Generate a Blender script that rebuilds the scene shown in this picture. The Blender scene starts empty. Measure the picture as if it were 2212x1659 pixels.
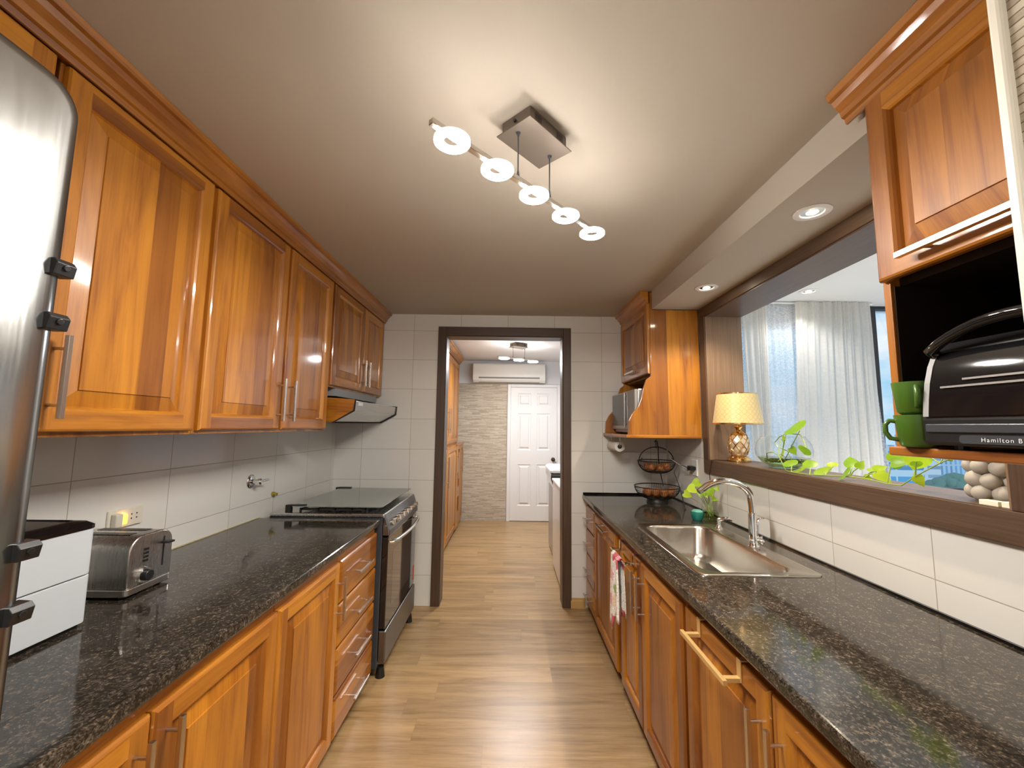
import bpy, bmesh, math, random
from mathutils import Vector, Matrix
random.seed(7)
PI = math.pi
scene = bpy.context.scene
COL = scene.collection

# ------------------------------------------------------------------ camera, world, exposure
CF, CP, CY, CR, CH = 886.944, 0.10259, 0.00419, 0.01244, 1.45363   # focal (px of 2212), pitch, yaw, roll, height
cam_d = bpy.data.cameras.new('camera'); cam = bpy.data.objects.new('camera', cam_d); COL.objects.link(cam)
cam_d.sensor_fit = 'HORIZONTAL'; cam_d.sensor_width = 36.0; cam_d.lens = CF / 2212 * 36.0; cam_d.clip_start = 0.02; cam_d.clip_end = 600
fw = Vector((math.sin(CY) * math.cos(CP), math.cos(CY) * math.cos(CP), math.sin(CP)))
rt = Vector((math.cos(CY), -math.sin(CY), 0)); up = rt.cross(fw)
r2 = rt * math.cos(CR) + up * math.sin(CR); u2 = up * math.cos(CR) - rt * math.sin(CR)
M = Matrix.Identity(4)
for i in range(3):
    M[i][0] = r2[i]; M[i][1] = u2[i]; M[i][2] = -fw[i]
M[2][3] = CH
cam.matrix_world = M
scene.camera = cam
scene.view_settings.view_transform = 'Standard'
scene.view_settings.look = 'None'
scene.view_settings.gamma = 1.0
scene.view_settings.use_curve_mapping = False
scene.view_settings.exposure = 1.6
scene.cycles.sample_clamp_indirect = 6.0
scene.cycles.max_bounces = 10
scene.cycles.transparent_max_bounces = 16
scene.cycles.caustics_reflective = False
scene.cycles.caustics_refractive = False

RING_POWER = 150.0      # radiance of the ceiling fixture rings (undersides)
DOWN_POWER = 14.0      # each recessed downlight
SKY = 0.34

world = bpy.data.worlds.new('sky'); scene.world = world; world.use_nodes = True
wt = world.node_tree; wt.nodes.clear()
def WN(t, **k):
    n = wt.nodes.new(t)
    for a, b in k.items(): setattr(n, a, b)
    return n
wo = WN('ShaderNodeOutputWorld'); wb = WN('ShaderNodeBackground'); wb.inputs['Strength'].default_value = SKY
tc = WN('ShaderNodeTexCoord'); sep = WN('ShaderNodeSeparateXYZ'); wt.links.new(tc.outputs['Generated'], sep.inputs[0])
rmp = WN('ShaderNodeValToRGB'); wt.links.new(sep.outputs['Z'], rmp.inputs[0])
e = rmp.color_ramp.elements
e[0].position = 0.0; e[0].color = (0.50, 0.74, 0.92, 1)
e[1].position = 0.45; e[1].color = (0.10, 0.42, 0.80, 1)
x = e.new(0.10); x.color = (0.34, 0.66, 0.90, 1)
x = e.new(0.25); x.color = (0.22, 0.60, 0.88, 1)
mp = WN('ShaderNodeMapping'); mp.inputs['Scale'].default_value = (1.0, 1.0, 2.2); wt.links.new(tc.outputs['Generated'], mp.inputs[0])
nz = WN('ShaderNodeTexNoise'); nz.inputs['Scale'].default_value = 3.2; nz.inputs['Detail'].default_value = 8; nz.inputs['Roughness'].default_value = 0.55
wt.links.new(mp.outputs[0], nz.inputs['Vector'])
cr = WN('ShaderNodeValToRGB'); cr.color_ramp.elements[0].position = 0.46; cr.color_ramp.elements[1].position = 0.62
wt.links.new(nz.outputs[0], cr.inputs[0])
mx = WN('ShaderNodeMix', data_type='RGBA'); mx.inputs['B'].default_value = (0.95, 0.97, 1.0, 1)
wt.links.new(cr.outputs[0], mx.inputs['Factor']); wt.links.new(rmp.outputs[0], mx.inputs['A'])
wt.links.new(mx.outputs['Result'], wb.inputs[0]); wt.links.new(wb.outputs[0], wo.inputs[0])

# ------------------------------------------------------------------ key dimensions (metres)
XL, XR, YB, ZC = -1.466, 1.322, 3.491, 2.411        # kitchen: stove-side wall, sink-side wall, end wall, ceiling
XLC, XRC = -0.754, 0.611                            # worktop front edges
YF, ZF = 6.528, 2.49                                # far room end wall and ceiling
XW = 1.555                                          # outer face of the sink-side wall
YW, ZS = 3.20, 2.45                                 # side room: window wall and ceiling

# ------------------------------------------------------------------ material helpers
class NT:
    def __init__(s, name):
        s.m = bpy.data.materials.new(name); s.m.use_nodes = True
        s.t = s.m.node_tree; s.t.nodes.clear()
        s.out = s.t.nodes.new('ShaderNodeOutputMaterial')
    def n(s, t, ins=None, **k):
        nd = s.t.nodes.new(t)
        for a, b in k.items(): setattr(nd, a, b)
        if ins:
            for a, b in ins.items():
                sock = nd.inputs[a]
                if isinstance(b, bpy.types.NodeSocket): s.t.links.new(b, sock)
                else: sock.default_value = b
        return nd
    def math(s, op, a, b=0.0, c=0.0):
        nd = s.n('ShaderNodeMath', {0: a, 1: b, 2: c}, operation=op); return nd.outputs[0]
    def mix(s, f, a, b, blend='MIX'):
        nd = s.n('ShaderNodeMix', {'Factor': f}, data_type='RGBA', blend_type=blend)
        for sock, v in ((nd.inputs[6], a), (nd.inputs[7], b)):
            if isinstance(v, bpy.types.NodeSocket): s.t.links.new(v, sock)
            else: sock.default_value = v
        return nd.outputs[2]
    def ramp(s, f, stops):
        nd = s.n('ShaderNodeValToRGB', {0: f}); el = nd.color_ramp.elements
        el[0].position, el[0].color = stops[0][0], stops[0][1]
        el[1].position, el[1].color = stops[-1][0], stops[-1][1]
        for p, c in stops[1:-1]:
            q = el.new(p); q.color = c
        return nd.outputs[0]
    def comb(s, x, y, z):
        return s.n('ShaderNodeCombineXYZ', {0: x, 1: y, 2: z}).outputs[0]
    def noise(s, v, scale, detail=4, rough=0.5, dist=0.0):
        return s.n('ShaderNodeTexNoise', {'Vector': v, 'Scale': scale, 'Detail': detail, 'Roughness': rough, 'Distortion': dist}).outputs[0]
    def white(s, v):
        return s.n('ShaderNodeTexWhiteNoise', {'Vector': v}, noise_dimensions='3D').outputs[0]
    def pos(s):
        sp = s.n('ShaderNodeSeparateXYZ', {0: s.n('ShaderNodeNewGeometry').outputs['Position']}); return sp.outputs
    def obj(s):
        sp = s.n('ShaderNodeSeparateXYZ', {0: s.n('ShaderNodeTexCoord').outputs['Object']}); return sp.outputs
    def rnd(s):
        return s.n('ShaderNodeObjectInfo').outputs['Random']
    def bump(s, h, strength=0.2, dist=0.002):
        return s.n('ShaderNodeBump', {'Height': h, 'Strength': strength, 'Distance': dist}).outputs[0]
    def bsdf(s, **k):
        b = s.n('ShaderNodeBsdfPrincipled', {a.replace('_', ' '): v for a, v in k.items()})
        s.t.links.new(b.outputs[0], s.out.inputs[0]); return s.m

def rgb(r, g, b):
    f = lambda c: ((c / 255 + 0.055) / 1.055) ** 2.4 if c > 10 else c / 255 / 12.92
    return (f(r), f(g), f(b), 1)

def plain(name, col, rough=0.5, metal=0.0, coat=0.0, bump=0.0, bscale=200, **k):
    s = NT(name); a = dict(Base_Color=col, Roughness=rough, Metallic=metal)
    if coat: a['Coat_Weight'] = coat; a['Coat_Roughness'] = 0.06
    if bump:
        a['Normal'] = s.bump(s.noise(s.n('ShaderNodeTexCoord').outputs['Object'], bscale, 3), bump)
    a.update(k)
    return s.bsdf(**a)

def emit(name, col, strength):
    s = NT(name); em = s.n('ShaderNodeEmission', {'Color': col, 'Strength': strength})
    s.t.links.new(em.outputs[0], s.out.inputs[0]); return s.m

def wood(name, vertical=True, light=(0.52, 0.200, 0.013, 1), dark=(0.21, 0.052, 0.003, 1), strip=0.085):
    s = NT(name); o = s.obj(); h = s.math('ADD', o[0], o[1])
    a, l = (h, o[2]) if vertical else (o[2], h)
    r = s.rnd(); ro = s.math('MULTIPLY', r, 37.0)
    aj = s.math('ADD', a, ro)
    sid = s.math('FLOOR', s.math('DIVIDE', aj, strip))
    tone = s.white(s.comb(sid, s.math('MULTIPLY', r, 91.0), 3.0))
    off = s.math('MULTIPLY', tone, 13.0)
    v = s.comb(s.math('MULTIPLY', aj, 17.0), s.math('ADD', s.math('MULTIPLY', l, 1.6), off), off)
    g1 = s.noise(v, 1.0, 5, 0.55, 0.9)
    v2 = s.comb(s.math('MULTIPLY', aj, 260.0), s.math('MULTIPLY', l, 5.0), off)
    g2 = s.noise(v2, 1.0, 3, 0.6)
    v3 = s.comb(s.math('MULTIPLY', aj, 9.0), s.math('ADD', s.math('MULTIPLY', l, 3.2), off), 5.0)
    kn = s.ramp(s.noise(v3, 1.0, 2, 0.5, 0.4), [(0.68, (0, 0, 0, 1)), (0.80, (1, 1, 1, 1))])
    f = s.math('ADD', s.math('MULTIPLY', g1, 0.78), s.math('MULTIPLY', g2, 0.22))
    c = s.ramp(f, [(0.30, dark), (0.50, tuple((dark[i] * .35 + light[i] * .65) for i in range(3)) + (1,)), (0.68, light)])
    t = s.ramp(tone, [(0.0, (0.58, 0.48, 0.42, 1)), (0.45, (0.92, 0.90, 0.86, 1)), (1.0, (1.22, 1.30, 1.35, 1))])
    c = s.mix(1.0, c, t, 'MULTIPLY')
    c = s.mix(s.math('MULTIPLY', kn, 0.55), c, (0.10, 0.028, 0.006, 1))
    return s.bsdf(Base_Color=c, Roughness=0.45, Coat_Weight=0.6, Coat_Roughness=0.09, Normal=s.bump(g2, 0.04, 0.001))

def laminate(name, c0, c1, along=0):
    s = NT(name); o = s.obj()
    h = [o[0], o[1], o[2]]; k = [150.0, 150.0, 150.0]; k[along] = 3.0
    v = s.comb(*[s.math('MULTIPLY', h[i], k[i]) for i in range(3)])
    return s.bsdf(Base_Color=s.ramp(s.noise(v, 1.0, 4, 0.6), [(0.3, c0), (0.7, c1)]), Roughness=0.38)

def tile(name, ax, a0, w=0.405, z0=0.998, h=0.2535):
    s = NT(name); p = s.pos()
    u = s.math('DIVIDE', s.math('SUBTRACT', p[ax], a0), w); v = s.math('DIVIDE', s.math('SUBTRACT', p[2], z0), h)
    fu, fv = s.math('FRACT', u), s.math('FRACT', v)
    du = s.math('MULTIPLY', s.math('MINIMUM', fu, s.math('SUBTRACT', 1.0, fu)), w)
    dv = s.math('MULTIPLY', s.math('MINIMUM', fv, s.math('SUBTRACT', 1.0, fv)), h)
    d = s.math('MINIMUM', du, dv)
    face = s.ramp(s.math('MULTIPLY', d, 100.0), [(0.10, (0, 0, 0, 1)), (0.20, (1, 1, 1, 1))])
    tn = s.white(s.comb(s.math('FLOOR', u), s.math('FLOOR', v), 1.0))
    geo = s.n('ShaderNodeNewGeometry').outputs['Position']
    c = s.ramp(tn, [(0, (0.78, 0.765, 0.72, 1)), (1, (0.82, 0.805, 0.76, 1))])
    c = s.mix(face, (0.42, 0.38, 0.32, 1), c)
    hgt = s.math('ADD', face, s.math('MULTIPLY', s.noise(geo, 6.0, 2), 0.25))
    return s.bsdf(Base_Color=c, Roughness=s.ramp(face, [(0, (.6, .6, .6, 1)), (1, (.13, .13, .13, 1))]), Normal=s.bump(hgt, 0.25, 0.0015))

def floor_mat():
    s = NT('vinyl_plank'); p = s.pos(); H, L = 0.152, 1.15
    row = s.math('FLOOR', s.math('DIVIDE', s.math('SUBTRACT', p[1], 2.66), H))
    rr = s.white(s.comb(row, 4.0, 2.0))
    xx = s.math('ADD', s.math('ADD', p[0], 0.237), s.math('MULTIPLY', rr, L))
    ci = s.math('FLOOR', s.math('DIVIDE', xx, L))
    tone = s.white(s.comb(row, ci, 9.0)); off = s.math('MULTIPLY', tone, 23.0)
    v = s.comb(s.math('ADD', s.math('MULTIPLY', p[0], 1.5), off), s.math('ADD', s.math('MULTIPLY', p[1], 17.0), off), off)
    g = s.noise(v, 1.0, 6, 0.62, 0.7)
    v2 = s.comb(s.math('MULTIPLY', p[0], 9.0), s.math('MULTIPLY', p[1], 170.0), off)
    g2 = s.noise(v2, 1.0, 3, 0.6)
    f = s.math('ADD', s.math('MULTIPLY', g, 0.72), s.math('MULTIPLY', g2, 0.28))
    c = s.ramp(f, [(0.26, (0.135, 0.080, 0.034, 1)), (0.42, (0.315, 0.198, 0.088, 1)), (0.56, (0.435, 0.285, 0.135, 1)), (0.76, (0.53, 0.365, 0.185, 1))])
    c = s.mix(1.0, c, s.ramp(tone, [(0, (0.86, 0.86, 0.88, 1)), (1, (1.08, 1.07, 1.05, 1))]), 'MULTIPLY')
    fy = s.math('FRACT', s.math('DIVIDE', s.math('SUBTRACT', p[1], 2.66), H)); fx = s.math('FRACT', s.math('DIVIDE', xx, L))
    dy = s.math('MULTIPLY', s.math('MINIMUM', fy, s.math('SUBTRACT', 1.0, fy)), H)
    dx = s.math('MULTIPLY', s.math('MINIMUM', fx, s.math('SUBTRACT', 1.0, fx)), L)
    seam = s.ramp(s.math('MULTIPLY', s.math('MINIMUM', dx, dy), 1000.0), [(0.6, (1, 1, 1, 1)), (1.4, (0, 0, 0, 1))])
    c = s.mix(s.math('MULTIPLY', seam, 0.35), c, (0.12, 0.07, 0.035, 1))
    return s.bsdf(Base_Color=c, Roughness=s.ramp(g2, [(0, (.24, .24, .24, 1)), (1, (.40, .40, .40, 1))]), Normal=s.bump(g2, 0.10, 0.001))

def granite():
    s = NT('brown_granite'); p = s.pos()
    v = s.comb(s.math('MULTIPLY', p[0], 92.0), s.math('MULTIPLY', p[1], 80.0), s.math('MULTIPLY', p[2], 92.0))
    fl = s.math('ADD', s.math('MULTIPLY', s.noise(v, 1.0, 3, 0.6), 0.45), s.math('MULTIPLY', s.noise(v, 2.7, 2, 0.6), 0.55))
    v2 = s.comb(s.math('MULTIPLY', p[0], 30.0), s.math('MULTIPLY', p[1], 13.0), 2.0)
    n2 = s.noise(v2, 1.0, 4, 0.6)
    c = s.ramp(fl, [(0.36, (0.006, 0.006, 0.005, 1)), (0.48, (0.024, 0.020, 0.016, 1)), (0.57, (0.066, 0.054, 0.041, 1)), (0.68, (0.19, 0.155, 0.118, 1))])
    c = s.mix(1.0, c, s.ramp(n2, [(0.3, (0.55, 0.55, 0.55, 1)), (0.7, (1.45, 1.4, 1.35, 1))]), 'MULTIPLY')
    return s.bsdf(Base_Color=c, Roughness=0.09, Normal=s.bump(n2, 0.015, 0.002))

def ledger(name, ax):
    s = NT(name); p = s.pos()
    wob = s.math('MULTIPLY', s.noise(s.comb(s.math('MULTIPLY', p[ax], 2.2), s.math('MULTIPLY', p[2], 3.0), 1.0), 1.0, 2), 0.012)
    z = s.math('ADD', p[2], wob)
    row = s.math('FLOOR', s.math('DIVIDE', z, 0.0125))
    rr = s.white(s.comb(row, 2.0, 5.0))
    xx = s.math('ADD', p[ax], s.math('MULTIPLY', rr, 3.0)); ci = s.math('FLOOR', s.math('DIVIDE', xx, 0.13))
    tone = s.white(s.comb(row, ci, 7.0))
    n = s.noise(s.comb(s.math('MULTIPLY', p[ax], 22.0), s.math('MULTIPLY', z, 170.0), tone), 1.0, 4, 0.6)
    c = s.ramp(s.math('ADD', s.math('MULTIPLY', tone, 0.45), s.math('MULTIPLY', n, 0.55)), [(0.22, (0.40, 0.335, 0.25, 1)), (0.5, (0.56, 0.485, 0.375, 1)), (0.8, (0.70, 0.63, 0.51, 1))])
    fz = s.math('FRACT', s.math('DIVIDE', z, 0.0125))
    gap = s.ramp(fz, [(0.0, (0, 0, 0, 1)), (0.16, (1, 1, 1, 1))])
    c = s.mix(gap, (0.20, 0.16, 0.11, 1), c)
    hgt = s.math('ADD', s.math('MULTIPLY', tone, 0.7), s.math('MULTIPLY', s.math('ADD', gap, n), 0.5))
    return s.bsdf(Base_Color=c, Roughness=0.8, Normal=s.bump(hgt, 0.8, 0.006))

def brushed(name, col, rough, ax=1, amt=0.1, edge=1.0):
    s = NT(name); o = s.obj(); k = [220.0, 220.0, 220.0]; k[ax] = 4.0
    n = s.noise(s.comb(*[s.math('MULTIPLY', o[i], k[i]) for i in range(3)]), 1.0, 2)
    r = s.math('ADD', s.math('MULTIPLY', n, amt), rough - amt / 2)
    return s.bsdf(Base_Color=col, Metallic=1.0, Roughness=r, Specular_Tint=(edge, edge, edge, 1))

def thin_glass(name, tint, rough=0.0, boost=1.0):
    s = NT(name)
    tr = s.n('ShaderNodeBsdfTransparent', {'Color': tint}); gl = s.n('ShaderNodeBsdfGlossy', {'Roughness': rough})
    g = s.n('ShaderNodeNewGeometry')
    dt = s.n('ShaderNodeVectorMath', {0: g.outputs['Incoming'], 1: g.outputs['Normal']}, operation='DOT_PRODUCT').outputs['Value']
    c = s.math('SUBTRACT', 1.0, s.math('ABSOLUTE', dt))
    f = s.math('MINIMUM', s.math('ADD', 0.04 * boost, s.math('MULTIPLY', s.math('POWER', c, 5.0), 0.96)), 1.0)
    mixn = s.n('ShaderNodeMixShader', {0: f, 1: tr.outputs[0], 2: gl.outputs[0]})
    s.t.links.new(mixn.outputs[0], s.out.inputs[0]); return s.m

def painted_sheen_glass(name, tint, boost, veil, k):  # diffuse veil: dust plus a pale wall reflection painted into the colour
    m = thin_glass(name, tint, 0.0, boost); t = m.node_tree
    out = [n for n in t.nodes if n.type == 'OUTPUT_MATERIAL'][0]; src = out.inputs[0].links[0].from_socket
    d = t.nodes.new('ShaderNodeBsdfDiffuse'); d.inputs['Color'].default_value = veil
    mx2 = t.nodes.new('ShaderNodeMixShader'); mx2.inputs[0].default_value = k
    t.links.new(src, mx2.inputs[1]); t.links.new(d.outputs[0], mx2.inputs[2]); t.links.new(mx2.outputs[0], out.inputs[0]); return m

def curtain_mat(name, col, see, lace=0.0):
    s = NT(name); o = s.obj()
    v = s.comb(s.math('MULTIPLY', o[0], 60.0), 0.0, s.math('MULTIPLY', o[2], 60.0))
    n = s.noise(v, 1.0, 4, 0.6, 1.5)
    d = s.n('ShaderNodeBsdfDiffuse', {'Color': col}); t = s.n('ShaderNodeBsdfTranslucent', {'Color': col})
    m1 = s.n('ShaderNodeMixShader', {0: 0.55, 1: d.outputs[0], 2: t.outputs[0]})
    tr = s.n('ShaderNodeBsdfTransparent', {'Color': (0.95, 0.97, 1, 1)})
    f = s.ramp(n, [(0.42, (max(0, see - lace),) * 3 + (1,)), (0.58, (min(1, see + lace),) * 3 + (1,))])
    m2 = s.n('ShaderNodeMixShader', {0: f, 1: m1.outputs[0], 2: tr.outputs[0]})
    s.t.links.new(m2.outputs[0], s.out.inputs[0]); return s.m

def facade(name, wall, glass, w, h, fx, fz, ax=0):
    s = NT(name); p = s.pos(); hx = s.math('ADD', p[0], s.math('MULTIPLY', p[1], -1.0))
    fu = s.math('FRACT', s.math('DIVIDE', hx, w)); fv = s.math('FRACT', s.math('DIVIDE', p[2], h))
    a = s.math('MULTIPLY', s.math('GREATER_THAN', fu, fx), s.math('GREATER_THAN', fv, fz))
    r = s.white(s.comb(s.math('FLOOR', s.math('DIVIDE', hx, w)), s.math('FLOOR', s.math('DIVIDE', p[2], h)), 1.0))
    gcol = s.mix(1.0, glass, s.ramp(r, [(0, (.7, .7, .7, 1)), (1, (1.25, 1.25, 1.25, 1))]), 'MULTIPLY')
    return s.bsdf(Base_Color=s.mix(a, wall, gcol), Roughness=0.5)

def leaf_mat():
    s = NT('pothos_leaf'); n = s.noise(s.n('ShaderNodeTexCoord').outputs['Object'], 40.0, 2)
    c = s.ramp(s.math('ADD', s.math('MULTIPLY', s.rnd(), 0.6), s.math('MULTIPLY', n, 0.4)), [(0.2, (0.22, 0.42, 0.02, 1)), (0.8, (0.50, 0.66, 0.035, 1))])
    d = s.n('ShaderNodeBsdfPrincipled', {'Base Color': c, 'Roughness': 0.35}); t = s.n('ShaderNodeBsdfTranslucent', {'Color': c})
    m = s.n('ShaderNodeMixShader', {0: 0.45, 1: d.outputs[0], 2: t.outputs[0]}); s.t.links.new(m.outputs[0], s.out.inputs[0]); return s.m

def towel_mat():
    s = NT('floral_cloth'); o = s.obj(); h = s.comb(s.math('MULTIPLY', o[1], 1.0), 0.0, o[2])
    vo = s.n('ShaderNodeTexVoronoi', {'Vector': s.comb(o[1], o[2], 0.0), 'Scale': 12.0}, voronoi_dimensions='2D')
    wob = s.noise(h, 38.0, 3)
    d = s.math('ADD', vo.outputs['Distance'], s.math('MULTIPLY', s.math('SUBTRACT', wob, 0.5), 0.55))
    petal = s.ramp(d, [(0.36, (1, 1, 1, 1)), (0.42, (0, 0, 0, 1))])
    pick = s.n('ShaderNodeSeparateColor', {0: vo.outputs['Color']}).outputs[0]
    pc = s.n('ShaderNodeValToRGB', {0: pick}); pc.color_ramp.interpolation = 'CONSTANT'
    el = pc.color_ramp.elements; el[0].color = (0.62, 0.06, 0.10, 1); el[1].position = 0.30; el[1].color = (0.80, 0.36, 0.38, 1)
    q = el.new(0.55); q.color = (0.32, 0.40, 0.12, 1); q = el.new(0.75); q.color = (0.78, 0.62, 0.45, 1)
    c = s.mix(petal, (0.84, 0.81, 0.74, 1), pc.outputs[0])
    line = s.ramp(s.noise(h, 55.0, 3, 0.6, 1.2), [(0.47, (0, 0, 0, 1)), (0.495, (1, 1, 1, 1)), (0.505, (1, 1, 1, 1)), (0.53, (0, 0, 0, 1))])
    c = s.mix(s.math('MULTIPLY', line, 0.6), c, (0.10, 0.09, 0.08, 1))
    return s.bsdf(Base_Color=c, Roughness=0.9, Sheen_Weight=0.3)

def shade_mat():
    s = NT('lamp_shade_fabric'); o = s.obj()
    ang = s.n('ShaderNodeMath', {0: o[1], 1: o[0]}, operation='ARCTAN2').outputs[0]
    u = s.math('MULTIPLY', ang, 4.2); v = s.math('MULTIPLY', o[2], 31.0)
    fu = s.math('SUBTRACT', s.math('FRACT', u), 0.5); fv = s.math('SUBTRACT', s.math('FRACT', v), 0.5)
    d = s.math('SQRT', s.math('ADD', s.math('MULTIPLY', fu, fu), s.math('MULTIPLY', fv, fv)))
    ring = s.ramp(d, [(0.36, (0, 0, 0, 1)), (0.40, (1, 1, 1, 1)), (0.44, (1, 1, 1, 1)), (0.48, (0, 0, 0, 1))])
    c = s.mix(s.math('MULTIPLY', ring, 0.55), (0.72, 0.56, 0.27, 1), (0.34, 0.24, 0.08, 1))
    return s.bsdf(Base_Color=c, Roughness=0.45, Sheen_Weight=0.2)

MT = dict(
    wood=wood('teak_vertical'), woodh=wood('teak_horizontal', False),
    brown=laminate('brown_laminate_upright', (0.060, 0.034, 0.021, 1), (0.105, 0.062, 0.040, 1), 2),
    brownh=laminate('brown_laminate_along', (0.075, 0.043, 0.027, 1), (0.130, 0.080, 0.052, 1), 1),
    brownx=laminate('brown_laminate_across', (0.060, 0.034, 0.021, 1), (0.105, 0.062, 0.040, 1), 0),
    jamb=laminate('greige_laminate', (0.20, 0.125, 0.075, 1), (0.30, 0.195, 0.122, 1), 2),
    granite=granite(), floor=floor_mat(),
    tileL=tile('wall_tile_stove_side', 1, 1.409), tileR=tile('wall_tile_sink_side', 1, 1.318), tileB=tile('wall_tile_end', 0, -0.836),
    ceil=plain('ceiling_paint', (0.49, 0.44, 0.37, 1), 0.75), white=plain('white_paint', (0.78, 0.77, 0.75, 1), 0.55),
    whitegloss=plain('white_enamel', (0.80, 0.80, 0.79, 1), 0.25), greywall=plain('pale_wall_paint', (0.72, 0.71, 0.72, 1), 0.7),
    ledgerB=ledger('stacked_stone_end', 0), ledgerR=ledger('stacked_stone_side', 1),
    steel=brushed('brushed_steel', (0.62, 0.61, 0.59, 1), 0.26, 1), steelz=brushed('brushed_steel_upright', (0.40, 0.41, 0.41, 1), 0.20, 2, 0.08, 0.6), toast=brushed('toaster_steel', (0.62, 0.60, 0.57, 1), 0.28, 2), bluewhite=plain('cool_white_enamel', (0.60, 0.64, 0.68, 1), 0.22),
    sink=brushed('sink_steel', (0.50, 0.475, 0.43, 1), 0.24, 1), chrome=plain('chrome', (0.82, 0.82, 0.82, 1), 0.05, 1.0),
    pull=plain('satin_steel_pull', (0.62, 0.58, 0.53, 1), 0.26, 1.0), darksteel=brushed('dark_steel', (0.22, 0.215, 0.21, 1), 0.30, 1),
    black=plain('black_plastic', (0.012, 0.012, 0.013, 1), 0.35), blackgloss=plain('black_glass', (0.006, 0.006, 0.007, 1), 0.06, 0, 0.5),
    iron=plain('cast_iron', (0.02, 0.02, 0.02, 1), 0.55), wire=plain('black_wire', (0.012, 0.011, 0.010, 1), 0.4),
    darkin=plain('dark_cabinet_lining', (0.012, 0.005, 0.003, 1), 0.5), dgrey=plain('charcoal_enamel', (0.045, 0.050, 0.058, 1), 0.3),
    ring=emit('led_ring', (1.0, 0.94, 0.86, 1), RING_POWER), ring2=emit('led_ring_far', (0.97, 0.98, 1.0, 1), 125.0), ringtop=emit('led_ring_top', (1.0, 0.94, 0.86, 1), 6.0), bulb=emit('downlight_bulb', (1.0, 0.86, 0.62, 1), 45.0),
    amber=emit('amber_neon', (1.0, 0.42, 0.03, 1), 2.6),
    plate=plain('weathered_nickel', (0.17, 0.138, 0.112, 1), 0.45, 0.6, bump=0.3, bscale=28), nickel=plain('bright_nickel', (0.72, 0.70, 0.66, 1), 0.2, 1.0),
    gold=plain('gold_metal', (0.83, 0.52, 0.20, 1), 0.16, 1.0), crystal=thin_glass('amber_crystal', (0.95, 0.80, 0.62, 1), 0.02, 3.0),
    shade=shade_mat(), glass=thin_glass('clear_glass', (0.97, 0.985, 0.98, 1)), lid=painted_sheen_glass('grey_lid_glass', (0.66, 0.71, 0.69, 1), 7.0, (0.46, 0.49, 0.46, 1), 0.30),
    pane=thin_glass('window_glass', (0.97, 0.99, 1.0, 1)), water=thin_glass('bowl_water', (0.70, 0.78, 0.52, 1), 0.0, 1.0),
    teal=thin_glass('teal_glass', (0.10, 0.50, 0.42, 1), 0.05, 1.6), leaf=leaf_mat(), stem=plain('green_stem', (0.26, 0.36, 0.07, 1), 0.5),
    root=plain('root_fibres', (0.085, 0.115, 0.025, 1), 0.7), curtain=curtain_mat('cream_curtain', (0.84, 0.81, 0.755, 1), 0.06, 0.03),
    sheer=curtain_mat('white_sheer', (0.84, 0.88, 0.93, 1), 0.28, 0.16), alu=plain('black_aluminium', (0.014, 0.014, 0.016, 1), 0.4),
    onion=plain('onion_skin', (0.42, 0.15, 0.045, 1), 0.45), paper=plain('tissue_paper', (0.82, 0.80, 0.76, 1), 0.95), card=plain('roll_core', (0.02, 0.018, 0.016, 1), 0.9),
    green=plain('green_mug', (0.05, 0.125, 0.010, 1), 0.35, 0, 0.3), vase=plain('matte_ceramic', (0.38, 0.35, 0.30, 1), 0.7), cream=plain('cream_card', (0.86, 0.82, 0.66, 1), 0.6),
    offwhite=plain('aged_plastic', (0.74, 0.70, 0.60, 1), 0.45), towel=towel_mat(), brass=plain('brass_fitting', (0.52, 0.42, 0.08, 1), 0.3, 0.9),
    ac=plain('air_conditioner_plastic', (0.80, 0.80, 0.74, 1), 0.3), grey=plain('mid_grey_plastic', (0.30, 0.30, 0.30, 1), 0.45), caulk=plain('aged_caulk', (0.52, 0.46, 0.24, 1), 0.6),
    red=plain('red_sticker', (0.62, 0.10, 0.06, 1), 0.5), silver=plain('silver_paint', (0.46, 0.45, 0.44, 1), 0.35, 0.6), oak=plain('light_oak', (0.56, 0.35, 0.13, 1), 0.4, 0, 0.4),
    letter=plain('pale_lettering', (0.75, 0.75, 0.75, 1), 0.5),
    b1=facade('facade_grid', (0.84, 0.88, 0.92, 1), (0.10, 0.36, 0.62, 1), 1.6, 1.9, 0.32, 0.42), b2=facade('facade_bands', (0.70, 0.82, 0.88, 1), (0.05, 0.36, 0.62, 1), 3.6, 2.1, 0.06, 0.38),
    b3=facade('facade_balconies', (0.92, 0.92, 0.92, 1), (0.30, 0.42, 0.52, 1), 30.0, 1.5, 0.02, 0.62), b4=facade('facade_ribs', (0.62, 0.78, 0.90, 1), (0.22, 0.50, 0.76, 1), 1.1, 3.2, 0.55, 0.10),
    tree=plain('distant_foliage', (0.16, 0.30, 0.22, 1), 0.9), land=plain('hazy_ground', (0.35, 0.46, 0.50, 1), 0.9),
)

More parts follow.
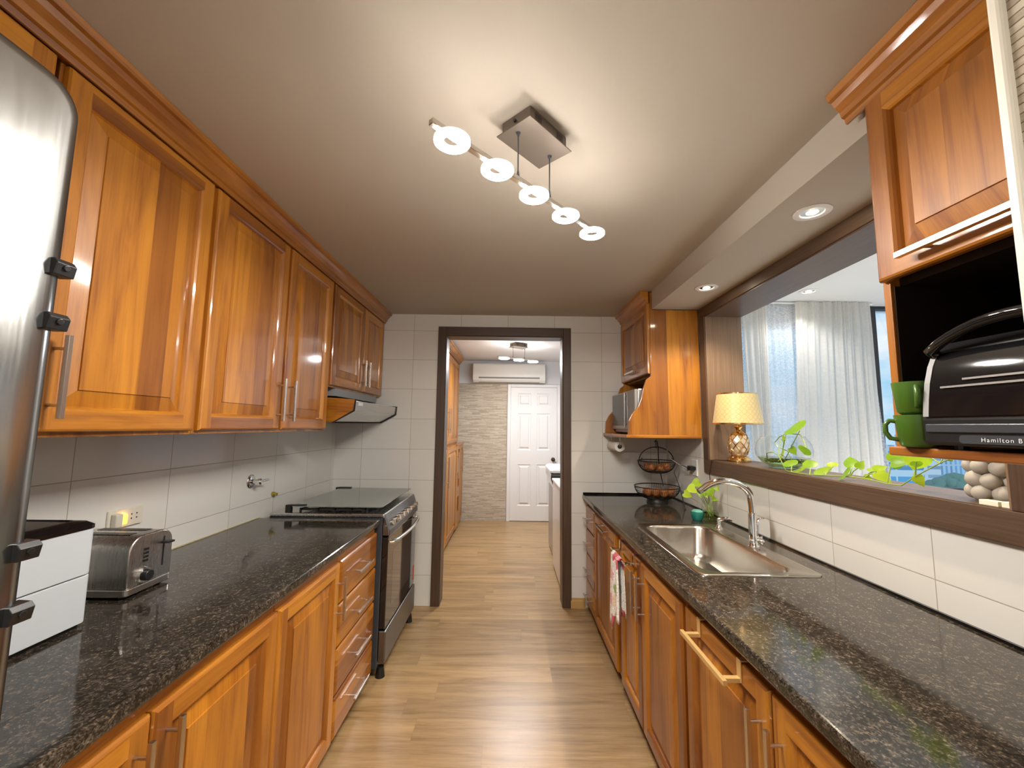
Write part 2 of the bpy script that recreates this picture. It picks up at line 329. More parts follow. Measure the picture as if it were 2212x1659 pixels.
# ------------------------------------------------------------------ mesh helpers (all take world coordinates)
BM = bmesh.new
def box(bm, x0, x1, y0, y1, z0, z1, mi=0):
    v = [bm.verts.new((x, y, z)) for z in (z0, z1) for y in (y0, y1) for x in (x0, x1)]
    for f in ((0, 2, 3, 1), (4, 5, 7, 6), (0, 1, 5, 4), (2, 6, 7, 3), (0, 4, 6, 2), (1, 3, 7, 5)):
        bm.faces.new([v[i] for i in f]).material_index = mi
    return v
def frame_axes(d):
    d = d.normalized(); a = Vector((0, 0, 1)) if abs(d.z) < 0.9 else Vector((1, 0, 0))
    u = d.cross(a).normalized(); return u, d.cross(u).normalized()
def cyl(bm, p0, p1, r0, r1=None, seg=16, caps=True, mi=0):
    p0, p1 = Vector(p0), Vector(p1); r1 = r0 if r1 is None else r1; u, w = frame_axes(p1 - p0)
    A = [bm.verts.new(p0 + (u * math.cos(2 * PI * i / seg) + w * math.sin(2 * PI * i / seg)) * r0) for i in range(seg)]
    B = [bm.verts.new(p1 + (u * math.cos(2 * PI * i / seg) + w * math.sin(2 * PI * i / seg)) * r1) for i in range(seg)]
    for i in range(seg): bm.faces.new((A[i], A[(i + 1) % seg], B[(i + 1) % seg], B[i])).material_index = mi
    if caps:
        bm.faces.new(A[::-1]).material_index = mi; bm.faces.new(B).material_index = mi
def tube(bm, pts, r, seg=8, caps=True, mi=0, closed=False):
    P = [Vector(p) for p in pts]; n = len(P); R = r if isinstance(r, (list, tuple)) else [r] * n
    rings = []; ref = None
    for i in range(n):
        if closed: d = P[(i + 1) % n] - P[i - 1]
        else: d = P[min(i + 1, n - 1)] - P[max(i - 1, 0)]
        d.normalize()
        if ref is None: u, w = frame_axes(d)
        else:
            u = ref - d * ref.dot(d); u.normalize(); w = d.cross(u)
        ref = u
        rings.append([bm.verts.new(P[i] + (u * math.cos(2 * PI * k / seg) + w * math.sin(2 * PI * k / seg)) * R[i]) for k in range(seg)])
    for i in range(n if closed else n - 1):
        a, b = rings[i], rings[(i + 1) % n]
        for k in range(seg): bm.faces.new((a[k], a[(k + 1) % seg], b[(k + 1) % seg], b[k])).material_index = mi
    if caps and not closed:
        bm.faces.new(rings[0][::-1]).material_index = mi; bm.faces.new(rings[-1]).material_index = mi
def lathe(bm, prof, c, seg=32, mi=0, close=False, axis='z', sy=1.0):
    c = Vector(c); rings = []
    for r, h in prof:
        ring = []
        for i in range(seg if r > 1e-6 else 1):
            a = 2 * PI * i / seg; q = (r * math.cos(a), r * math.sin(a) * sy)
            ring.append(bm.verts.new(c + (Vector((q[0], q[1], h)) if axis == 'z' else Vector((q[0], h, q[1])) if axis == 'y' else Vector((h, q[0], q[1])))))
        rings.append(ring)
    pr = list(zip(rings, rings[1:])) + ([(rings[-1], rings[0])] if close else [])
    for a, b in pr:
        for i in range(seg):
            j = (i + 1) % seg
            vs = [a[i % len(a)], a[j % len(a)], b[j % len(b)], b[i % len(b)]]
            vs = [v for k, v in enumerate(vs) if v not in vs[:k]]
            if len(vs) > 2: bm.faces.new(vs).material_index = mi
def prism(bm, prof, axis, a0, a1, mi=0):
    mk = {'y': lambda p, a: (p[0], a, p[1]), 'x': lambda p, a: (a, p[0], p[1]), 'z': lambda p, a: (p[0], p[1], a)}[axis]
    A = [bm.verts.new(mk(p, a0)) for p in prof]; B = [bm.verts.new(mk(p, a1)) for p in prof]; n = len(prof)
    for i in range(n): bm.faces.new((A[i], A[(i + 1) % n], B[(i + 1) % n], B[i])).material_index = mi
    bm.faces.new(A[::-1]).material_index = mi; bm.faces.new(B).material_index = mi
def ball(bm, c, rx, ry=None, rz=None, u=12, v=8, mi=0):
    ry = rx if ry is None else ry; rz = rx if rz is None else rz
    m = Matrix.Translation(c) @ Matrix.Diagonal((rx, ry, rz, 1))
    r = bmesh.ops.create_uvsphere(bm, u_segments=u, v_segments=v, radius=1.0, matrix=m)
    for vv in r['verts']:
        for f in vv.link_faces: f.material_index = mi
def slab(bm, xs, ys, z0, z1, skip=(), mi=0):
    vv = {}
    def V(i, j, z):
        k = (i, j, z)
        if k not in vv: vv[k] = bm.verts.new((xs[i], ys[j], z))
        return vv[k]
    cells = {(i, j) for i in range(len(xs) - 1) for j in range(len(ys) - 1)} - set(skip)
    for i, j in cells:
        bm.faces.new((V(i, j, z1), V(i + 1, j, z1), V(i + 1, j + 1, z1), V(i, j + 1, z1))).material_index = mi
        bm.faces.new((V(i, j, z0), V(i, j + 1, z0), V(i + 1, j + 1, z0), V(i + 1, j, z0))).material_index = mi
        for (di, dj), (a, b) in {(-1, 0): ((i, j), (i, j + 1)), (1, 0): ((i + 1, j), (i + 1, j + 1)), (0, -1): ((i, j), (i + 1, j)), (0, 1): ((i, j + 1), (i + 1, j + 1))}.items():
            if (i + di, j + dj) not in cells:
                bm.faces.new((V(*a, z0), V(*b, z0), V(*b, z1), V(*a, z1))).material_index = mi
def rrect(x0, x1, y0, y1, r, n=5):
    out = []
    for cx, cy, a0 in ((x1 - r, y1 - r, 0), (x0 + r, y1 - r, PI / 2), (x0 + r, y0 + r, PI), (x1 - r, y0 + r, 3 * PI / 2)):
        for k in range(n + 1):
            a = a0 + PI / 2 * k / n; out.append((cx + r * math.cos(a), cy + r * math.sin(a)))
    return out
def loft(bm, loops, cap0=True, cap1=True, mi=0):
    rings = [[bm.verts.new(p) for p in l] for l in loops]; n = len(rings[0])
    for a, b in zip(rings, rings[1:]):
        for i in range(n): bm.faces.new((a[i], a[(i + 1) % n], b[(i + 1) % n], b[i])).material_index = mi
    if cap0: bm.faces.new(rings[0][::-1]).material_index = mi
    if cap1: bm.faces.new(rings[-1]).material_index = mi

WLOC = {}
def thing(name, label, cat, loc=(0, 0, 0), group=None):
    o = bpy.data.objects.new(name, None); COL.objects.link(o); o.location = loc; o.empty_display_size = 0.05
    o['label'] = label; o['category'] = cat
    if group: o['group'] = group
    WLOC[o.name] = Vector(loc); return o
def mesh(name, bm, mats, parent=None, loc=None, smooth=False, bevel=0.0, seg=2, kind=None, angle=40):
    base = WLOC[parent.name] if parent else Vector((0, 0, 0))
    own = Vector(loc) if loc is not None else base
    bmesh.ops.recalc_face_normals(bm, faces=bm.faces[:])
    for v in bm.verts: v.co -= own
    me = bpy.data.meshes.new(name); bm.to_mesh(me); bm.free()
    for m in (mats if isinstance(mats, (list, tuple)) else [mats]): me.materials.append(MT[m] if isinstance(m, str) else m)
    if smooth:
        me.polygons.foreach_set('use_smooth', [True] * len(me.polygons)); me.set_sharp_from_angle(angle=math.radians(angle))
    o = bpy.data.objects.new(name, me); COL.objects.link(o)
    if parent: o.parent = parent
    o.location = own - base; WLOC[o.name] = own
    if bevel:
        md = o.modifiers.new('edge', 'BEVEL'); md.width = bevel; md.segments = seg; md.limit_method = 'ANGLE'; md.angle_limit = math.radians(50)
    if kind: o['kind'] = kind
    return o
def solo(name, bm, mats, label, cat, loc, group=None, **k):
    o = mesh(name, bm, mats, None, loc, **k); o['label'] = label; o['category'] = cat
    if group: o['group'] = group
    return o
def copy_tree(src, loc, label, group=None):
    c = src.copy(); COL.objects.link(c); c.location = loc; c['label'] = label
    if group: c['group'] = group
    def rec(a, b):
        for ch in a.children:
            d = ch.copy(); COL.objects.link(d); d.parent = b; rec(ch, d)
    rec(src, c); return c

# ------------------------------------------------------------------ the room shell
S = 'structure'
b = BM(); box(b, -1.7, 1.70, -2.6, YF + 0.1, -0.08, 0.0); mesh('floor', b, 'floor', kind=S)
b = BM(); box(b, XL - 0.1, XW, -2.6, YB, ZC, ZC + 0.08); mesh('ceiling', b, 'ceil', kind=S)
b = BM(); box(b, XL - 0.12, XL, -2.6, YB, 0, ZC); mesh('wall_left', b, 'tileL', kind=S)
OY0, OY1, OZ0, OZ1 = 1.088, 2.720, 1.253, 2.215     # pass-through opening
b = BM()
for y0, y1, z0, z1 in ((-2.6, YB + 0.14, 0, OZ0 - 0.013), (-2.6, YB + 0.14, OZ1, ZC), (-2.6, OY0, OZ0 - 0.013, OZ1), (OY1, YB + 0.14, OZ0 - 0.013, OZ1)):
    box(b, XR, XW - 0.004, y0, y1, z0, z1)
mesh('wall_right', b, 'tileR', kind=S)
DX0, DX1, DZ = -0.556, 0.450, 2.225                 # doorway to the far room
b = BM()
for x0, x1, z0, z1 in ((XL - 0.12, DX0, 0, ZF), (DX1, XR, 0, ZF), (DX0, DX1, DZ, ZF)):
    box(b, x0, x1, YB, YB + 0.14, z0, z1)
mesh('wall_back', b, 'tileB', kind=S)
# rear of the kitchen, behind the camera: a wall, its wide opening added to let in fill daylight
b = BM()
for x0, x1, z0, z1 in ((XL, XR, 0, 0.85), (XL, XR, 2.2, ZC), (XL, -1.25, 0.85, 2.2), (1.15, XR, 0.85, 2.2)):
    box(b, x0, x1, -2.5, -2.4, z0, z1)
mesh('wall_rear', b, 'white', kind=S)
# lowered ceiling strip over the worktop
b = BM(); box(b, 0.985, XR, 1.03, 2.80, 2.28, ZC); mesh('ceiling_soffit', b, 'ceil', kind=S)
# stone faced wall end beside the camera
b = BM(); box(b, 0.665, XR, 0.06, 0.505, 0, ZC); mesh('wall_pillar', b, 'ledgerR', kind=S)
b = BM(); box(b, 0.655, 0.675, 0.497, 0.512, 0, ZC); mesh('trim_1', b, 'offwhite', kind=S, bevel=0.004)
b = BM(); prism(b, [(0, 0), (0.018, 0), (0.018, 0.055), (0.010, 0.062), (0.010, 0.075), (0, 0.075)], 'x', 0.512, 0.630)
for v in b.verts: v.co = Vector((v.co.x, YB - v.co.y, v.co.z))
mesh('baseboard_back', b, 'oak', kind=S)

# doorway surround
b = BM(); cw = 0.068
for x0, x1, z0, z1 in ((DX0 - cw, DX0, 0, DZ + 0.078), (DX1, DX1 + cw, 0, DZ + 0.078)):
    box(b, x0, x1, YB - 0.016, YB, z0, z1, 0)
box(b, DX0, DX1, YB - 0.016, YB, DZ, DZ + 0.078, 1)
box(b, DX0 - 0.001, DX0 + 0.006, YB - 0.010, YB + 0.146, 0, DZ, 0); box(b, DX1 - 0.006, DX1 + 0.001, YB - 0.010, YB + 0.146, 0, DZ, 0)
box(b, DX0, DX1, YB - 0.010, YB + 0.146, DZ - 0.006, DZ + 0.001, 1)
mesh('door_1', b, ['brown', 'brownx'], kind=S, bevel=0.003)
# pass-through surround: apron, head, stiles, lining boards
b = BM()
box(b, XR - 0.016, XR, OY0 - 0.065, OY1 + 0.070, 1.162, OZ0 - 0.002, 1); box(b, XR - 0.016, XR, OY0 - 0.065, OY1 + 0.070, OZ1, 2.279, 1)
box(b, XR - 0.016, XR, OY1, OY1 + 0.070, OZ0 - 0.002, OZ1, 0); box(b, XR - 0.016, XR, OY0 - 0.065, OY0, OZ0 - 0.002, OZ1, 0)
mesh('window_1', b, ['brown', 'brownh'], kind=S, bevel=0.003)
b = BM()
box(b, XR - 0.012, XW + 0.01, OY0, OY1, OZ0 - 0.012, OZ0, 1)
box(b, XR - 0.010, XW, OY1 - 0.008, OY1 + 0.002, OZ0, OZ1, 0); box(b, XR - 0.010, XW, OY0 - 0.002, OY0 + 0.008, OZ0, OZ1, 0)
box(b, XR - 0.010, XW, OY0, OY1, OZ1 - 0.008, OZ1 + 0.002, 1)
mesh('trim_2', b, ['jamb', 'brownh'], kind=S)

# far room
b = BM(); box(b, -1.6, 1.55, YB + 0.14, YF + 0.1, ZF, ZF + 0.08); mesh('ceiling_far', b, 'white', kind=S)
b = BM(); box(b, -1.6, 1.55, YF, YF + 0.1, 0, ZF); box(b, -1.38, 1.35, YF - 0.02, YF, 2.125, ZF); mesh('wall_far', b, 'greywall', kind=S)
b = BM(); box(b, -1.38, -0.045, YF - 0.022, YF, 0, 2.122); mesh('wall_stone', b, 'ledgerB', kind=S)
b = BM(); box(b, -1.6, -1.38, YB + 0.14, YF, 0, ZF); mesh('wall_far_left', b, 'greywall', kind=S)
b = BM()
for y0, y1, z0, z1 in ((YB + 0.14, YF, 0, 1.0), (YB + 0.14, YF, 2.2, ZF), (YB + 0.14, 4.5, 1.0, 2.2), (6.2, YF, 1.0, 2.2)): box(b, 1.35, 1.55, y0, y1, z0, z1)
mesh('wall_far_right', b, 'greywall', kind=S)
# panelled door in the far wall
b = BM()
for x0, x1, z0, z1 in ((-0.040, 0.012, 0, 2.12), (0.745, 0.797, 0, 2.12), (0.012, 0.745, 2.07, 2.12)):
    box(b, x0, x1, YF - 0.045, YF - 0.0, z0, z1)
d2 = mesh('door_2', b, 'white', kind=S, bevel=0.006)
b = BM(); yf = YF - 0.030
def field(bm, x0, x1, z0, z1, y):            # raised panel: moulded groove round a pillowed field
    rings = [(0, 0), (0.014, 0.010), (0.026, 0.010), (0.046, -0.004), (0.05, -0.005)]
    loops = [[(x0 + i, y + d, z0 + i), (x1 - i, y + d, z0 + i), (x1 - i, y + d, z1 - i), (x0 + i, y + d, z1 - i)] for i, d in rings]
    loft(bm, loops, False, True)
px = [(0.125, 0.335), (0.425, 0.635)]; pz = [(0.235, 0.865), (1.085, 1.660), (1.775, 1.975)]
xs = [0.014, 0.125, 0.335, 0.425, 0.635, 0.743]; zs = [0.008, 0.235, 0.865, 1.085, 1.660, 1.775, 1.975, 2.068]
for i in range(5):
    for j in range(7):
        if (xs[i], xs[i + 1]) in px and (zs[j], zs[j + 1]) in pz: field(b, xs[i], xs[i + 1], zs[j], zs[j + 1], yf)
        else:
            b.faces.new([b.verts.new(p) for p in ((xs[i], yf, zs[j]), (xs[i + 1], yf, zs[j]), (xs[i + 1], yf, zs[j + 1]), (xs[i], yf, zs[j + 1]))])
box(b, 0.014, 0.743, yf + 0.012, YF - 0.002, 0.008, 2.068)
mesh('door_panel', b, 'white', d2)
b = BM(); ball(b, (0.683, yf - 0.045, 0.945), 0.030, 0.026, 0.030); cyl(b, (0.683, yf - 0.03, 0.945), (0.683, yf, 0.945), 0.012); cyl(b, (0.683, yf - 0.006, 0.945), (0.683, yf, 0.945), 0.032)
mesh('door_knob', b, plain('aged_brass_knob', (0.11, 0.09, 0.06, 1), 0.3, 1.0), d2, smooth=True)

# side room beyond the pass-through
b = BM(); box(b, XW, 5.2, -2.0, YW + 0.2, ZS, ZS + 0.08); mesh('ceiling_side', b, 'white', kind=S)
b = BM(); box(b, XW - 0.05, 5.2, -2.0, YW + 0.2, -0.08, 0.0); mesh('floor_side', b, 'white', kind=S)
WZ0, WZ1 = 1.00, 2.425
b = BM(); box(b, XW, 5.2, YW, YW + 0.12, 0, WZ0 - 0.03); box(b, XW, 1.70, YW, YW + 0.12, WZ0, ZS); box(b, XW, 2.84, YW - 0.004, YW + 0.116, 2.275, ZS); mesh('wall_side_window', b, 'white', kind=S)
b = BM(); box(b, XW, 5.2, -2.1, -2.0, 0, ZS); mesh('wall_side_rear', b, 'white', kind=S)
b = BM()
for x0, x1, z0, z1 in ((1.70, 5.2, WZ0 - 0.03, WZ0 + 0.02), (2.84, 5.2, WZ1, ZS), (1.70, 1.75, WZ0, 2.275), (2.845, 2.925, WZ0, WZ1), (4.10, 4.16, WZ0, WZ1), (5.14, 5.2, WZ0, WZ1)):
    box(b, x0, x1, YW + 0.005, YW + 0.065, z0, z1)
w2 = mesh('window_2', b, 'alu', kind=S, bevel=0.003)
b = BM()
for x0, x1, z1 in ((1.75, 2.845, 2.275), (2.925, 4.10, WZ1), (4.16, 5.14, WZ1)): box(b, x0, x1, YW + 0.03, YW + 0.036, WZ0 + 0.02, z1)
mesh('glass_pane', b, 'pane', w2)

# the city outside
def building(name, label, parts, loc, mat):
    bb = BM()
    for p in parts: box(bb, *p)
    return solo(name, bb, mat, label, 'building', loc)
b = BM(); box(b, -60, 320, 30, 420, -42.2, -42.0); mesh('ground_outside', b, 'land', kind=S)
building('office_building', 'pale office block with a grid of blue windows and a stepped rooftop box', [(61.5, 67.5, 70, 90, -42, -1.0), (61.9, 63.6, 74, 82, -1.0, 1.2)], (64, 80, -42), 'b1')
building('glass_building', 'low blue glass building with pale floor bands', [(47.4, 51.9, 52, 60, -42, -3.0)], (50, 56, -42), 'b2')
building('apartment_building', 'white apartment tower with stacked balcony bands', [(71.2, 74.9, 72, 84, -42, -1.8)], (73, 78, -42), 'b3')
building('tower_building', 'tall pale blue tower with narrow upright ribs', [(99, 112, 96, 110, -42, -3.0), (101, 108, 98, 108, -3.0, 0.5)], (105, 103, -42), 'b4')
for i, (x, y, z, r) in enumerate(((61.6, 60.0, -6.4, 1.5), (65.4, 60.6, -6.2, 1.6), (69.4, 61.4, -6.5, 1.5))):
    b = BM()
    for k in range(14): ball(b, (x + random.uniform(-r, r) * .7, y + random.uniform(-r, r) * .7, z + random.uniform(-1, 1)), r * random.uniform(.35, .6), u=8, v=6)
    cyl(b, (x, y, -42), (x, y, z), 0.5, 0.3, 8)
    solo('street_tree', b, 'tree', 'bluish green treetop below the pale towers outside the window', 'tree', (x, y, -42), 'treetops between the buildings', smooth=True)

# ------------------------------------------------------------------ cabinet builders
def raised_door(name, parent, side, X, y0, y1, z0, z1, fw=0.062, t=0.020, drawer=False):
    """front at X + side*t; stiles carry upright grain, rails carry grain along the run"""
    bm = BM(); W = lambda u, d, z: (X + side * d, u, z)
    def loopq(i, d): return [(y0 + i, d, z0 + i), (y1 - i, d, z0 + i), (y1 - i, d, z1 - i), (y0 + i, d, z1 - i)]
    def band(A, B, mi):
        for k in range(4):
            q = [A[k], A[(k + 1) % 4], B[(k + 1) % 4], B[k]]
            bm.faces.new([bm.verts.new(W(*p)) for p in q]).material_index = (1 if k in (0, 2) else 0) if mi is None else mi
    def quad(ps, mi): bm.faces.new([bm.verts.new(W(*p)) for p in ps]).material_index = mi
    g = 1 if drawer else None
    if drawer:
        rs = [(0, 0), (0, t * .55), (0.005, t * .85), (0.012, t), (0.016, t)]
        for a, c in zip(rs, rs[1:]): band(loopq(*a), loopq(*c), g)
        quad(loopq(*rs[-1]), 1)
    else:
        rs = [(0, 0), (0, t * .6), (0.003, t * .88), (0.008, t)]
        for a, c in zip(rs, rs[1:]): band(loopq(*a), loopq(*c), None)
        i0, i1 = 0.008, fw - 0.010
        for ya, yb in ((y0 + i0, y0 + i1), (y1 - i1, y1 - i0)): quad([(ya, t, z0 + i0), (yb, t, z0 + i0), (yb, t, z1 - i0), (ya, t, z1 - i0)], 0)
        for za, zb in ((z0 + i0, z0 + i1), (z1 - i1, z1 - i0)): quad([(y0 + i1, t, za), (y1 - i1, t, za), (y1 - i1, t, zb), (y0 + i1, t, zb)], 1)
        rs = [(i1, t), (fw - 0.004, t * .80), (fw, t * .55)]
        for a, c in zip(rs, rs[1:]): band(loopq(*a), loopq(*c), None)
        rs = [(fw, t * .55), (fw + 0.003, t * .25), (fw + 0.044, t * .72), (fw + 0.045, t * .90), (fw + 0.049, t * .90)]
        for a, c in zip(rs, rs[1:]): band(loopq(*a), loopq(*c), 0)
        quad(loopq(*rs[-1]), 0)
    quad(loopq(0, 0), 0)
    bmesh.ops.remove_doubles(bm, verts=bm.verts[:], dist=1e-5)
    return mesh(name, bm, ['wood', 'woodh'], parent)
def pull(parent, side, X, p0, p1, off=0.034, r=0.0055, inset=0.16, name='handle', mat='pull'):
    """square bar pull between p0=(y,z) and p1, standing off the front plane X"""
    bm = BM(); (ya, za), (yb, zb) = p0, p1; xc = X + side * off
    box(bm, xc - r, xc + r, min(ya, yb) - (r if ya == yb else 0), max(ya, yb) + (r if ya == yb else 0), min(za, zb) - (r if za == zb else 0), max(za, zb) + (r if za == zb else 0))
    for f in (inset, 1 - inset):
        y, z = ya + (yb - ya) * f, za + (zb - za) * f
        cyl(bm, (X - side * 0.0005, y, z), (xc, y, z), 0.0042, seg=10)
    return mesh(name, bm, mat, parent, bevel=0.001)

CROWN = [(0.0, -0.085), (0.006, -0.085), (0.010, -0.070), (0.018, -0.066), (0.022, -0.050), (0.036, -0.036), (0.044, -0.022), (0.054, -0.018), (0.060, 0.0), (0.0, 0.0)]
def crown(bm, side, X, y0, y1, z, mi=0): prism(bm, [(X + side * d, z + h) for d, h in CROWN], 'y', y0, y1, mi)

# ---- stove side, upper run (fronts face the aisle at x = -1.09)
XU = -1.11
def upper(label, y0, y1, z0, doors, group=None):
    t = thing('upper_cabinet', label, 'cabinet', (XU - 0.17, (y0 + y1) / 2, z0), group)
    bm = BM(); box(bm, XL + 0.004, XU, y0, y1, z0, 2.40, 0); mesh('body', bm, 'wood', t, bevel=0.002)
    for ya, yb, h in doors:
        d = raised_door('door', t, 1, XU, ya, yb, z0 + 0.012, 2.324)
        if h: pull(d, 1, XU + 0.020, (h[0], h[1]), (h[0], h[2]))
    return t
upper('varnished wood cabinet high above the fridge', 0.02, 0.915, 2.06, [(0.03, 0.462, None), (0.468, 0.905, None)])
upper('tall varnished single door wall cabinet beside the fridge', 0.925, 1.442, 1.413, [(0.935, 1.433, (0.972, 1.458, 1.657))])
upper('two door varnished wall cabinet between the single door one and the range hood', 1.444, 2.470, 1.413, [(1.457, 1.958, (1.925, 1.463, 1.664)), (1.982, 2.458, (2.018, 1.463, 1.664))])
upper('short two door varnished cabinet above the range hood', 2.472, YB - 0.002, 1.680, [(2.495, 3.026, (2.985, 1.730, 1.918)), (3.034, 3.478, (3.070, 1.730, 1.918))])
b = BM(); crown(b, 1, XU + 0.020, 0.0, YB - 0.002, ZC - 0.002); box(b, XU + 0.001, XU + 0.0205, 0.0, YB - 0.002, 2.33, ZC - 0.004)
solo('crown_molding', b, 'woodh', 'long varnished wood crown molding topping the stove side wall cabinets', 'molding', (XU, 1.7, 2.33), kind='thing')

# ---- stove side, base run
XB = -0.785
def base(label, side, X, y0, y1, depth, name='base_cabinet', toe=True, zt=0.862, group=None):
    t = thing(name, label, 'cabinet', (X - side * depth / 2, (y0 + y1) / 2, 0), group)
    bm = BM(); a, c = sorted((X - side * depth, X)); box(bm, a, c, y0, y1, 0.045, zt); mesh('body', bm, 'woodh', t, bevel=0.002)
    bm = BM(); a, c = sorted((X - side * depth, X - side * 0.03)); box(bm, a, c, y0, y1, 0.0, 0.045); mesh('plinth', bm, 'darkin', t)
    return t
LD = 0.66
t = base('wide two door wooden base cabinet below the white drawer unit and toaster', 1, XB, 0.636, 1.455, LD)
for ya, yb, hy in ((0.645, 0.962, 0.925), (0.968, 1.452, 1.005)):
    d = raised_door('door', t, 1, XB, ya, yb, 0.055, 0.825); pull(d, 1, XB + 0.02, (hy, 0.600), (hy, 0.795))
t = base('single door wooden base cabinet next to the drawers by the stove', 1, XB, 1.457, 1.963, LD)
d = raised_door('door', t, 1, XB, 1.460, 1.957, 0.055, 0.825); pull(d, 1, XB + 0.02, (1.938, 0.580), (1.938, 0.768))
t = base('wooden base cabinet with four drawers right beside the stove', 1, XB, 1.965, 2.490, LD)
for z0, z1 in ((0.638, 0.825), (0.447, 0.628), (0.242, 0.437), (0.055, 0.232)):
    d = raised_door('drawer', t, 1, XB, 1.972, 2.482, z0, z1, drawer=True); zc = (z0 + z1) / 2 - 0.008
    pull(d, 1, XB + 0.02, (2.125, zc), (2.325, zc))
b = BM(); slab(b, [XL + 0.002, XLC], [0.636, 2.492], 0.864, 0.900)
t = solo('worktop', b, 'granite', 'polished dark brown granite worktop under the toaster, running to the stove', 'worktop', (-1.1, 1.4, 0.864), bevel=0.008, seg=3)
b = BM(); box(b, XL, XL + 0.004, 0.64, 2.49, 0.9003, 0.9045); mesh('caulk_line', b, 'caulk', t)

# ---- sink side, base run
XS, SD = 0.655, 0.655
t = base('wooden base cabinet with four narrow drawers in the corner by the doorway', -1, XS, 3.135, YB - 0.004, SD)
for z0, z1 in ((0.640, 0.815), (0.450, 0.630), (0.245, 0.440), (0.055, 0.235)):
    d = raised_door('drawer', t, -1, XS, 3.145, 3.470, z0, z1, drawer=True); zc = (z0 + z1) / 2
    pull(d, -1, XS - 0.02, (3.225, zc), (3.400, zc))
t = base('wooden pull out base cabinet with a level bar handle near the corner drawers', -1, XS, 2.470, 3.133, SD)
d = raised_door('door', t, -1, XS, 2.512, 3.128, 0.055, 0.815); pull(d, -1, XS - 0.02, (2.69, 0.785), (2.93, 0.785))
t = base('two door wooden base cabinet below the sink, hung with the floral towel', -1, XS, 1.562, 2.468, SD, zt=0.690)
b = BM(); box(b, XS, XS + 0.02, 1.562, 2.468, 0.690, 0.862); mesh('top_rail', b, 'woodh', t)
for ya, yb, hy in ((2.052, 2.420, 2.085), (1.578, 2.044, 2.012)):
    d = raised_door('door', t, -1, XS, ya, yb, 0.055, 0.815); pull(d, -1, XS - 0.02, (hy, 0.555), (hy, 0.755))
t = base('two door wooden base cabinet nearest the camera, with the wooden towel rail', -1, XS, 0.56, 1.560, SD)
for ya, yb, hy in ((1.066, 1.545, 1.100), (0.575, 1.056, 1.022)):
    d = raised_door('door', t, -1, XS, ya, yb, 0.055, 0.822); pull(d, -1, XS - 0.02, (hy, 0.560), (hy, 0.762))
b = BM(); slab(b, [XRC, 0.752, 1.178, XR - 0.002], [0.512, 1.636, 2.416, YB - 0.003], 0.864, 0.900, skip={(1, 1)})
t = solo('worktop', b, 'granite', 'polished dark brown granite worktop around the sink', 'worktop', (1.0, 2.0, 0.864), bevel=0.008, seg=3)
b = BM(); box(b, XRC + 0.004, XR - 0.003, YB - 0.014, YB - 0.0035, 0.9003, 0.915); box(b, XR - 0.012, XR - 0.0025, 0.52, YB - 0.015, 0.9003, 0.909)
mesh('edge_strip', b, 'blackgloss', t)

# over-door rails and the towel
def rail(label, y0, y1, z0, mats, r, proj, drop):
    t = thing('towel_rail', label, 'towel rail', (XS - 0.03, (y0 + y1) / 2, z0)); zt = 0.826 if mats == 'oak' else 0.818
    for y in (y0 + 0.02, y1 - 0.02):
        bm = BM(); w = 0.010
        box(bm, XS - 0.0205 - 0.004, XS - 0.0205, y - w, y + w, z0 - 0.005, zt + 0.003); box(bm, XS - 0.0245, XS + 0.004, y - w, y + w, zt, zt + 0.004)
        box(bm, XS - 0.0205 - proj, XS - 0.0205, y - w * .8, y + w * .8, z0 - 0.006, z0 + 0.006)
        mesh('hook', bm, mats, t, bevel=0.001)
    bm = BM(); xb = XS - 0.0205 - proj
    if mats == 'oak': box(bm, xb - 0.007, xb + 0.005, y0, y1, z0 - 0.007, z0 + 0.007)
    else: cyl(bm, (xb, y0, z0), (xb, y1, z0), r, seg=12)
    mesh('bar', bm, mats, t, bevel=0.001)
rail('light wooden rail hooked over the cabinet door nearest the camera', 1.168, 1.448, 0.778, 'oak', 0.006, 0.050, 0.05)
rail('chrome rail hooked over the door below the sink, carrying the towel', 2.130, 2.425, 0.770, 'chrome', 0.006, 0.050, 0.05)
b = BM(); xb = XS - 0.0705; n = 22; zt = 0.770
def tcol(k, back):
    y = 2.165 + 0.22 * k / n; a = math.sin(k * 1.15) * 0.010 + math.sin(k * 0.47 + 1) * 0.008
    bot = (0.405 if k > n * .52 else 0.470) + 0.012 * math.sin(k * .9)
    pts = []
    if not back:
        for j in range(13):
            f = j / 12; z = bot + (zt - bot) * f; sp = 1 - 0.30 * f ** 2
            pts.append((xb - 0.011 - a * (1 - .6 * f) - 0.006, 2.275 + (y - 2.275) * sp, z))
    for j in range(7):
        th = PI - PI * j / 6; pts.append((xb + 0.009 * math.cos(th), 2.275 + (y - 2.275) * 0.70, zt + 0.009 * math.sin(th)))
    for j in range(10):
        f = 1 - j / 9; bz = bot + 0.03; z = bz + (zt - bz) * f; sp = 1 - 0.30 * f ** 2
        pts.append((xb + 0.010 + 0.006 * math.sin(k * .8) * (1 - f), 2.275 + (y - 2.275) * sp, z))
    return pts
cols = [[b.verts.new(p) for p in tcol(k, False)] for k in range(n + 1)]
for c0, c1 in zip(cols, cols[1:]):
    for i in range(len(c0) - 1): b.faces.new((c0[i], c1[i], c1[i + 1], c0[i + 1]))
o = solo('dish_towel', b, 'towel', 'white floral dish towel hanging over the chrome rail', 'towel', (xb, 2.275, 0.34), smooth=True)
md = o.modifiers.new('thick', 'SOLIDIFY'); md.thickness = 0.003; md.offset = 0

